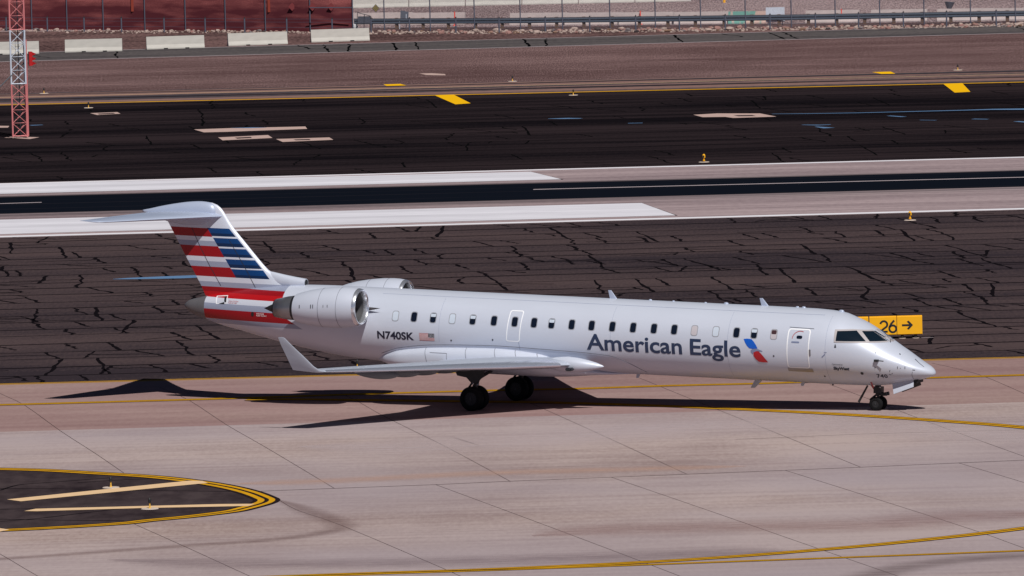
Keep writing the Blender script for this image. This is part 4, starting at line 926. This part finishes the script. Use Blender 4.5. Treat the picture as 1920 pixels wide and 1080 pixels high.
bobj('ladder', bm, M['lineb'], mr_)
bm = bmesh.new(); tube(bm, (.40, -.28, .1), (.42, -.25, 5.6), .03, .03, 6); bobj('conduit', bm, M['mastpink'], mr_)
bm = bmesh.new(); tube(bm, (.38, .1, 4.3), (-2.4, -.5, 1.9), .035, .035, 6); bobj('arm', bm, M['cable'], mr_)
bx = empty('antenna_array', (.55, -.2, 4.1)); bx.parent = mr_
bm = bmesh.new(); box(bm, 0, .18, -.15, .15, .0, .8)
for k in range(3):
    z = .12+.27*k; v = [bm.verts.new(p) for p in ((.18, -.15, z-.10), (.18, .15, z-.10), (.18, .15, z+.12), (.18, -.15, z+.12), (.44, 0, z+.0))]
    for q in ((0, 1, 4), (1, 2, 4), (2, 3, 4), (3, 0, 4)): bm.faces.new([v[i] for i in q])
bobj('red_reflector', bm, M['beacon'], bx)

# ---------------------------------------------------------------- concrete barriers
def barrier_mesh(L, h=.86):
    bm = bmesh.new(); pr = [(-.30, 0), (-.30, .08), (-.16, .30), (-.09, h), (.09, h), (.16, .30), (.30, .08), (.30, 0)]
    loft(bm, [[Vector((x, y, z)) for y, z in pr] for x in (-L/2, -L/2+.001, L/2-.001, L/2)]); bm.verts.ensure_lookup_table()
    return bm
def barrier(p0, p1, mat, label, group, name='concrete_barrier', notches=True, L=None):
    a, b = at(*p0), at(*p1); d = b-a; r = empty(name, (a+b)/2+Vector((0, .3, .006)), atan2(d.y, d.x)*.6, label, 'barrier', group)
    L = L or (b-a).xy.length; bobj('barrier_body', barrier_mesh(L), mat, r)
    if notches:
        for q in (-.17, .20):
            bm = bmesh.new(); box(bm, q*L-.14, q*L+.14, -.31, .31, -.001, .07); bobj('lifting_slot', bm, M['black'], r)
    return r
G1 = 'concrete barriers spaced along the service road'
for a, b, lab in (((-34, 103.5), (73, 101), 'pale concrete road barrier partly behind the lattice mast'), ((122, 98.5), (229, 96), 'pale concrete road barrier, first one clear of the mast'),
    ((275, 93.3), (382, 89.5), 'pale concrete road barrier third from the mast, two dark slots at its foot'), ((429, 87), (536, 82.5), 'greyer concrete road barrier second from the end of the red fence screen'), ((584, 80), (691, 76), 'concrete barrier at the right end of its row, below the edge of the red screen')):
    barrier(a, b, M['jersey'], lab, G1)
G2 = 'low concrete barriers behind the guardrail'
B2 = [((664, 46.5), (770, 46.3), 'leftmost low barrier behind the guardrail, beside the red screen'), ((772, 46.5), (868, 46.5), 'low barrier behind the guardrail left of the first orange marker stake'), ((962, 47), (1062, 47), 'low pale barrier behind the middle of the guardrail'),
      ((1064, 46.8), (1162, 46.5), 'low pale barrier behind the guardrail left of the second orange stake'), ((1164, 46.2), (1262, 45.5), 'low pale barrier behind the guardrail around the second orange stake'), ((1268, 45.5), (1366, 45), 'weathered low barrier left of the green-stained one'),
      ((1368, 44.8), (1436, 44.2), 'low barrier with faded green paint left of the white square panel'), ((1513, 43), (1611, 42), 'low pale barrier behind the guardrail at the right-hand orange stake'), ((1636, 41.5), (1738, 40.5), 'low bluish-white barrier right of the right-hand orange stake'),
      ((1760, 40), (1864, 39), 'low white barrier second from the right edge of the photo'), ((1866, 39), (1970, 38), 'low white barrier cut by the right edge of the photo')]
M['green'] = ground_mat('green_stained_concrete', srgb(110, 160, 150), srgb(196, 168, 158), [((1.2, .3, .3), 2, .4, .6)])
for a, b, lab in B2: barrier(a, b, M['green'] if 'green paint' in lab else M['jersey_far'], lab, G2, notches=False)
G3 = 'white barriers in the uppermost row'
for i in range(6):
    x0 = 662+106*i; yl = lambda x: 15.5-(x-662)*.0205
    barrier((x0, yl(x0)), (x0+104, yl(x0+104)), M['jersey'], ['white barrier at the top of the photo nearest the red screen', 'second white barrier from the red screen at the top of the photo', 'white barrier above the first orange stake at the photo top', 'white barrier in the upper row above the middle of the guardrail', 'white barrier second from the right end of the uppermost row', 'white barrier at the right end of the uppermost row'][i], G3, notches=False)

# ---------------------------------------------------------------- fences
def fbase(x):
    pts = [(-200, 55), (0, 56), (600, 60), (960, 58.5), (1480, 52.5), (1920, 45), (2200, 41)]
    for (x0, y0), (x1, y1) in zip(pts, pts[1:]):
        if x <= x1: return y0+(y1-y0)*(x-x0)/(x1-x0)
    return 41
tall = [-92, -16, 60, 126, 194, 272, 348, 423, 498, 582, 662, 721, 807, 890, 976, 1055, 1144, 1229, 1314, 1398, 1484, 1566.5, 1650, 1733, 1820, 1904, 1990]
fr = empty('chain_link_fence', at(960, 58.5), 0, 'tall steel-post chain-link fence running across the whole top of the photo', 'fence')
fo = fr.location.copy(); FH = 3.0
for x in tall:
    p = at(x, fbase(x)-1)-fo; bm = bmesh.new(); tube(bm, p, p+Vector((0, 0, FH)), .042, .042, 8); bobj('post', bm, M['post'], fr)
# fabric
mm, t, b = newmat('chain_link_fabric'); b.inputs['Base Color'].default_value = srgb(120, 120, 132)
uvn = t.nodes.new('ShaderNodeUVMap'); sep = t.nodes.new('ShaderNodeSeparateXYZ'); t.links.new(uvn.outputs[0], sep.inputs[0])
def mt(op, a, bb=0, cc=None):
    q = t.nodes.new('ShaderNodeMath'); q.operation = op
    for i, v in ((0, a), (1, bb)):
        if isinstance(v, (int, float)): q.inputs[i].default_value = v
        else: t.links.new(v, q.inputs[i])
    return q.outputs[0]
u1 = mt('FRACT', mt('MULTIPLY', mt('ADD', sep.outputs[0], sep.outputs[1]), 10)); u2 = mt('FRACT', mt('MULTIPLY', mt('SUBTRACT', sep.outputs[0], sep.outputs[1]), 10))
al = mt('MAXIMUM', mt('LESS_THAN', u1, .07), mt('LESS_THAN', u2, .07)); t.links.new(al, b.inputs['Alpha'])
def panel(name, x0, x1, z0, z1, mat, parent, dy=.06, step=40):
    bm = bmesh.new(); uv = bm.loops.layers.uv.new('UVMap'); prev = None; n = max(1, int((x1-x0)/step)); u = 0
    for i in range(n+1):
        x = x0+(x1-x0)*i/n; p = at(x, fbase(x)-1)-fo+Vector((0, dy, 0)); cur = (bm.verts.new(p+Vector((0, 0, z0))), bm.verts.new(p+Vector((0, 0, z1))), p.x)
        if prev:
            f = bm.faces.new((prev[0], cur[0], cur[1], prev[1]))
            for l, q in zip(f.loops, ((prev[2], z0), (cur[2], z0), (cur[2], z1), (prev[2], z1))): l[uv].uv = q
        prev = cur
    return bobj(name, bm, mat, parent)
panel('chain_link_fabric', 662, 1990, .05, FH, mm, fr)
# red windscreen
mm2, t, b = newmat('red_windscreen'); b.inputs['Roughness'].default_value = .8
uvn = t.nodes.new('ShaderNodeUVMap'); mp = t.nodes.new('ShaderNodeMapping'); mp.inputs['Scale'].default_value = (.35, 1.6, 1); t.links.new(uvn.outputs[0], mp.inputs[0])
n1 = t.nodes.new('ShaderNodeTexNoise'); n1.inputs['Scale'].default_value = 1; n1.inputs['Detail'].default_value = 4; t.links.new(mp.outputs[0], n1.inputs[0])
sep = t.nodes.new('ShaderNodeSeparateXYZ'); t.links.new(uvn.outputs[0], sep.inputs[0])
mr1 = t.nodes.new('ShaderNodeMapRange'); mr1.inputs[1].default_value = 1.35; mr1.inputs[2].default_value = 2.8; t.links.new(sep.outputs[1], mr1.inputs[0])
mv = t.nodes.new('ShaderNodeMath'); mv.operation = 'MULTIPLY_ADD'; t.links.new(n1.outputs[0], mv.inputs[0]); mv.inputs[1].default_value = 2.6; mv.inputs[2].default_value = -1.25
ad = t.nodes.new('ShaderNodeMath'); ad.operation = 'ADD'; ad.use_clamp = True; t.links.new(mv.outputs[0], ad.inputs[0]); t.links.new(mr1.outputs[0], ad.inputs[1])
n2 = t.nodes.new('ShaderNodeTexNoise'); n2.inputs['Scale'].default_value = 14; t.links.new(uvn.outputs[0], n2.inputs[0])
ml = t.nodes.new('ShaderNodeMath'); ml.operation = 'MULTIPLY'; t.links.new(ad.outputs[0], ml.inputs[0]); t.links.new(n2.outputs[0], ml.inputs[1])
mx = t.nodes.new('ShaderNodeMix'); mx.data_type = 'RGBA'; t.links.new(ml.outputs[0], mx.inputs[0]); mx.inputs[6].default_value = srgb(84, 22, 34); mx.inputs[7].default_value = srgb(200, 116, 112); t.links.new(mx.outputs[2], b.inputs['Base Color'])
panel('windscreen', -92, 661, .0, FH-.02, mm2, fr, dy=.08)
for x in (252, 508): # orange panels showing on the screen
    p = at(x-5, fbase(x)-1)-fo; bm = bmesh.new(); box(bm, p.x, p.x+.32, p.y-.02, p.y+.01, 1.35, 2.35); bobj('warning_panel', bm, pmat('orange_brown_panel', srgb(128, 44, 26), .7), fr)
for x in (549, 587, 622):
    p = at(x, fbase(x)-1)-fo; bm = bmesh.new(); c = p+Vector((0, 0, 1.75)); bm.faces.new([bm.verts.new(c+Vector((a, -.03, b_))) for a, b_ in ((-.28, 0), (0, -.3), (.28, 0), (0, .3))]); solid(bm, .02); bobj('diamond_plate', bm, pmat('dark_red_plate', srgb(112, 44, 48), .9), fr)
bm = bmesh.new(); a = at(582, fbase(582))-fo; b_ = at(662, fbase(662))-fo; tube(bm, a+Vector((0, 0, 1.72)), b_+Vector((0, 0, 1.72)), .035, None, 6); bobj('cross_rail', bm, M['post'], fr)
# short wire fence
sf = empty('wire_fence', at(960, 62), 0, 'knee-high wire fence on short steel posts in front of the tall fence', 'fence'); so_ = sf.location.copy()
sh = [-60, 12, 89, 158, 228, 308, 385, 459, 538, 623, 696, 768, 855, 936, 1022.5, 1106, 1192, 1274, 1360, 1444, 1529, 1610, 1694, 1775, 1868, 1950]
pp_ = []
for x in sh:
    p = at(x, fbase(x)+2.5)-so_; pp_.append(p); bm = bmesh.new(); tube(bm, p, p+Vector((0, 0, 1.02)), .055, .055, 8); bobj('post', bm, M['post'], sf)
    bm = bmesh.new(); tube(bm, p+Vector((0, 0, 1.02)), p+Vector((.03, 0, 1.12)), .06, .03, 8); bobj('post_cap', bm, M['black'], sf)
bm = bmesh.new()
for a, b_ in zip(pp_, pp_[1:]):
    for z in (1.0, .78, .4): tube(bm, a+Vector((0, 0, z)), b_+Vector((0, 0, z)), .012, None, 4)
bobj('wires', bm, M['post'], sf)
# guardrail
gr = empty('guardrail', at(1300, 54), 0, 'steel guardrail on brown timber posts running right from the red screen', 'guardrail'); go = gr.location.copy()
def gb(x): return fbase(x)-5.2
gp = [696, 744, 793.5, 841, 892, 942, 993, 1044, 1095, 1148, 1199, 1252.5, 1304, 1358, 1410, 1461, 1516, 1569, 1621.5, 1676, 1729.5, 1783, 1836, 1889, 1942, 1995]
for x in gp:
    p = at(x, gb(x))-go; bm = bmesh.new(); box(bm, p.x-.12, p.x+.12, p.y-.12, p.y+.12, -.02, .78); bobj('post', bm, M['wood'], gr)
bm = bmesh.new(); prof = [(-.02, .36), (-.08, .41), (-.08, .45), (-.01, .50), (-.01, .55), (-.08, .60), (-.08, .64), (-.02, .69), (.0, .69), (.0, .36)]
rg = []
for x in [664]+gp:
    p = at(x, gb(x))-go; rg.append([Vector((p.x, p.y-.15+y, z)) for y, z in prof])
loft(bm, rg); bobj('rail', bm, M['rail'], gr)
bm = bmesh.new(); rg = []
for x in [664]+gp:
    p = at(x, gb(x))-go; rg.append([Vector((p.x, p.y-.13+y, z)) for y, z in ((-.05, .68), (.0, .76), (.02, .68))])
loft(bm, rg); bobj('rail_top', bm, M['signdark'], gr)

# ---------------------------------------------------------------- rocks
rock_me = []
for k in range(10):
    bm = bmesh.new(); bmesh.ops.create_icosphere(bm, subdivisions=2, radius=1); rr = random.Random(k)
    sc_ = (rr.uniform(.8, 1.4), rr.uniform(.7, 1.1), rr.uniform(.5, .8)); off = Vector((rr.uniform(0, 9), rr.uniform(0, 9), rr.uniform(0, 9)))
    for v in bm.verts:
        n = mathutils.noise.noise(v.co*1.3+off); v.co = Vector((v.co.x*sc_[0], v.co.y*sc_[1], v.co.z*sc_[2]))*(1+.45*n)
    me = bpy.data.meshes.new('rock'); bm.to_mesh(me); bm.free(); me.materials.append(ROCKS[k % 5]); rock_me.append(me)
rr = random.Random(11)
RL = {0: 'pale cream rock', 1: 'pinkish rock', 2: 'grey rock', 3: 'tan rock', 4: 'dark rock'}
for i in range(285):
    x = rr.uniform(700, 1925) if i < 215 else rr.uniform(-5, 690); k = rr.randrange(10)
    if rr.random() < .5: k = rr.choice((0, 5, 1, 6))
    y = fbase(x)+rr.uniform(-.5, 5.5) if i < 215 else fbase(x)+rr.uniform(-.5, 3)
    o = link('rock', rock_me[k]); s = rr.uniform(.07, .19)*(1 if rr.random() < .85 else 1.5); o.scale = (s, s, s); o.location = at(x, y)+Vector((0, 0, s*.35)); o.rotation_euler = (0, 0, rr.uniform(0, 6))
    side = 'the guardrail' if i < 215 else 'the red screen'
    tag(o, '%s lying in the loose row of stones in front of %s' % (RL[k % 5], side), 'rock', '%ss in front of %s' % (RL[k % 5], side))

bm = bmesh.new(); rr = random.Random(5)
for i in range(1500):
    x = rr.uniform(695, 1930) if i < 1150 else rr.uniform(-10, 700); p = at(x, fbase(x)+rr.triangular(-1.5, 6, 2)); q = rr.uniform(.03, .10); n0 = len(bm.verts)
    g_ = bmesh.ops.create_icosphere(bm, subdivisions=1, radius=q)
    for v in g_['verts']: v.co = Vector((v.co.x*rr.uniform(.7, 1.6), v.co.y*rr.uniform(.7, 1.2), v.co.z*rr.uniform(.5, .9)))+p+Vector((0, 0, q*.3))
    k = rr.choice((0, 1, 2, 3, 4, 2, 0))
    for v in g_['verts']:
        for f in v.link_faces: f.material_index = k
bb = bobj('small_stones', bm, ROCKS); tag(bb, 'scatter of small stones among the rocks along the foot of the fence', 'gravel'); bb['kind'] = 'stuff'
# ---------------------------------------------------------------- roadside things
G = 'orange marker stakes behind the guardrail'
for x, y, h, lab in ((853, 48, 1.0, 'orange-red marker stake left of the middle of the guardrail'), (1201, 46, .98, 'orange-red marker stake behind a guardrail post, middle one of the three'), (1578, 42, .95, 'orange-red marker stake right of the white square panel')):
    r = empty('marker_stake', at(x, y), 0, lab, 'marker', G); bm = bmesh.new(); tube(bm, (0, 0, .06), (0, 0, h), .045, .04, 8); bobj('stake', bm, M['orange'], r); bm = bmesh.new(); tube(bm, (0, 0, 0), (0, 0, .06), .15, .12, 10); bobj('foot', bm, M['orange'], r)
r = empty('square_panel', at(1454, 47.5), 0, 'large square white mesh panel standing behind the guardrail', 'panel')
bm = bmesh.new(); box(bm, -.66, .66, -.02, .02, .25, 1.27); bobj('panel_face', bm, M['signwhite'], r)
for x in (-.5, .5): bm = bmesh.new(); tube(bm, (x, .04, 0), (x, .04, 1.1), .03, None, 6); bobj('leg', bm, M['post'], r)
r = empty('road_sign', at(760, 54), radians(8), 'leaning dark-backed sign on pale legs beside the guardrail', 'sign')
bm = bmesh.new(); bm.faces.new([bm.verts.new(p) for p in ((-.36, 0, .45), (.22, 0, .48), (.28, .05, 1.2), (-.3, .05, 1.32))]); solid(bm, .03); bobj('sign_face', bm, M['signback'], r)
for x in (-.42, .05): bm = bmesh.new(); tube(bm, (x, -.06, 0), (x+.03, -.03, 1.05 if x > 0 else .6), .03, None, 6); bobj('leg', bm, M['signwhite'], r)
r = empty('folding_frame', at(682, 57), radians(-6), 'dark folding sign frame leaning at the end of the red screen', 'sign frame')
bm = bmesh.new()
for a, b_ in (((-.5, 0), (-.42, 1.28)), ((-.42, 1.28), (.55, 1.0)), ((.55, 1.0), (.48, 0)), ((0, 0), (.08, 1.15)), ((-.45, .45), (.5, .45))): tube(bm, (a[0], 0, a[1]), (b_[0], 0, b_[1]), .025, None, 6)
bobj('frame', bm, M['signdark'], r)
bm = bmesh.new(); box(bm, -.40, .50, .04, .05, .5, 1.0); bobj('frame_panel', bm, M['signback'], r)
r = empty('diamond_sign', at(705, 40), 0, 'small diamond-shaped yellow and black lattice sign near the red screen', 'sign')
bm = bmesh.new(); tube(bm, (0, .03, 0), (0, .03, .8), .02, None, 6); bobj('pole', bm, M['post'], r)
bm = bmesh.new(); bm.faces.new([bm.verts.new(Vector((a, 0, .95+b_))) for a, b_ in ((-.27, 0), (0, -.3), (.27, 0), (0, .3))]); solid(bm, .02); bobj('sign_face', bm, M['signdark'], r)
bm = bmesh.new()
for i in range(3):
    for j in range(3):
        c = ((i-1)*.078-(j-1)*.078, .95+(i-1)*.088+(j-1)*.088); bm.faces.new([bm.verts.new((c[0]+a, -.024, c[1]+b_)) for a, b_ in ((-.05, 0), (0, -.055), (.05, 0), (0, .055))])
bobj('sign_pattern', bm, M['diamond'], r)
r = empty('sandbag', at(664, 57), 0, 'small pale sandbag behind the last barrier below the red screen', 'sandbag')
bm = bmesh.new(); bmesh.ops.create_icosphere(bm, subdivisions=3, radius=1)
for v in bm.verts: v.co = Vector((v.co.x*.28, v.co.y*.18, .22+v.co.z*.24))*(1+.2*mathutils.noise.noise(v.co*2))
bobj('sack', bm, M['bag'], r, True)
r = empty('round_reflector', at(1781, 22), 0, 'small grey cone-shaped dish on a post on the gravel at upper right', 'dish')
bm = bmesh.new(); tube(bm, (0, .1, 0), (0, .1, .5), .03, None, 6); bobj('pole', bm, M['post'], r)
bm = bmesh.new(); tube(bm, (-.05, 0, .22), (0, 0, .70), .16, .38, 16); bobj('cone', bm, M['signback'], r, True, 40)
r = empty('yellow_bollard', at(1358, 5), 0, 'short yellow post on the gravel at the top edge of the photo', 'bollard')
bm = bmesh.new(); tube(bm, (0, 0, 0), (0, 0, .7), .10, .10, 10); bobj('bollard_post', bm, M['signyel'], r); bm = bmesh.new(); tube(bm, (0, 0, .7), (0, 0, .76), .10, .04, 10); bobj('cap', bm, M['signyel'], r)
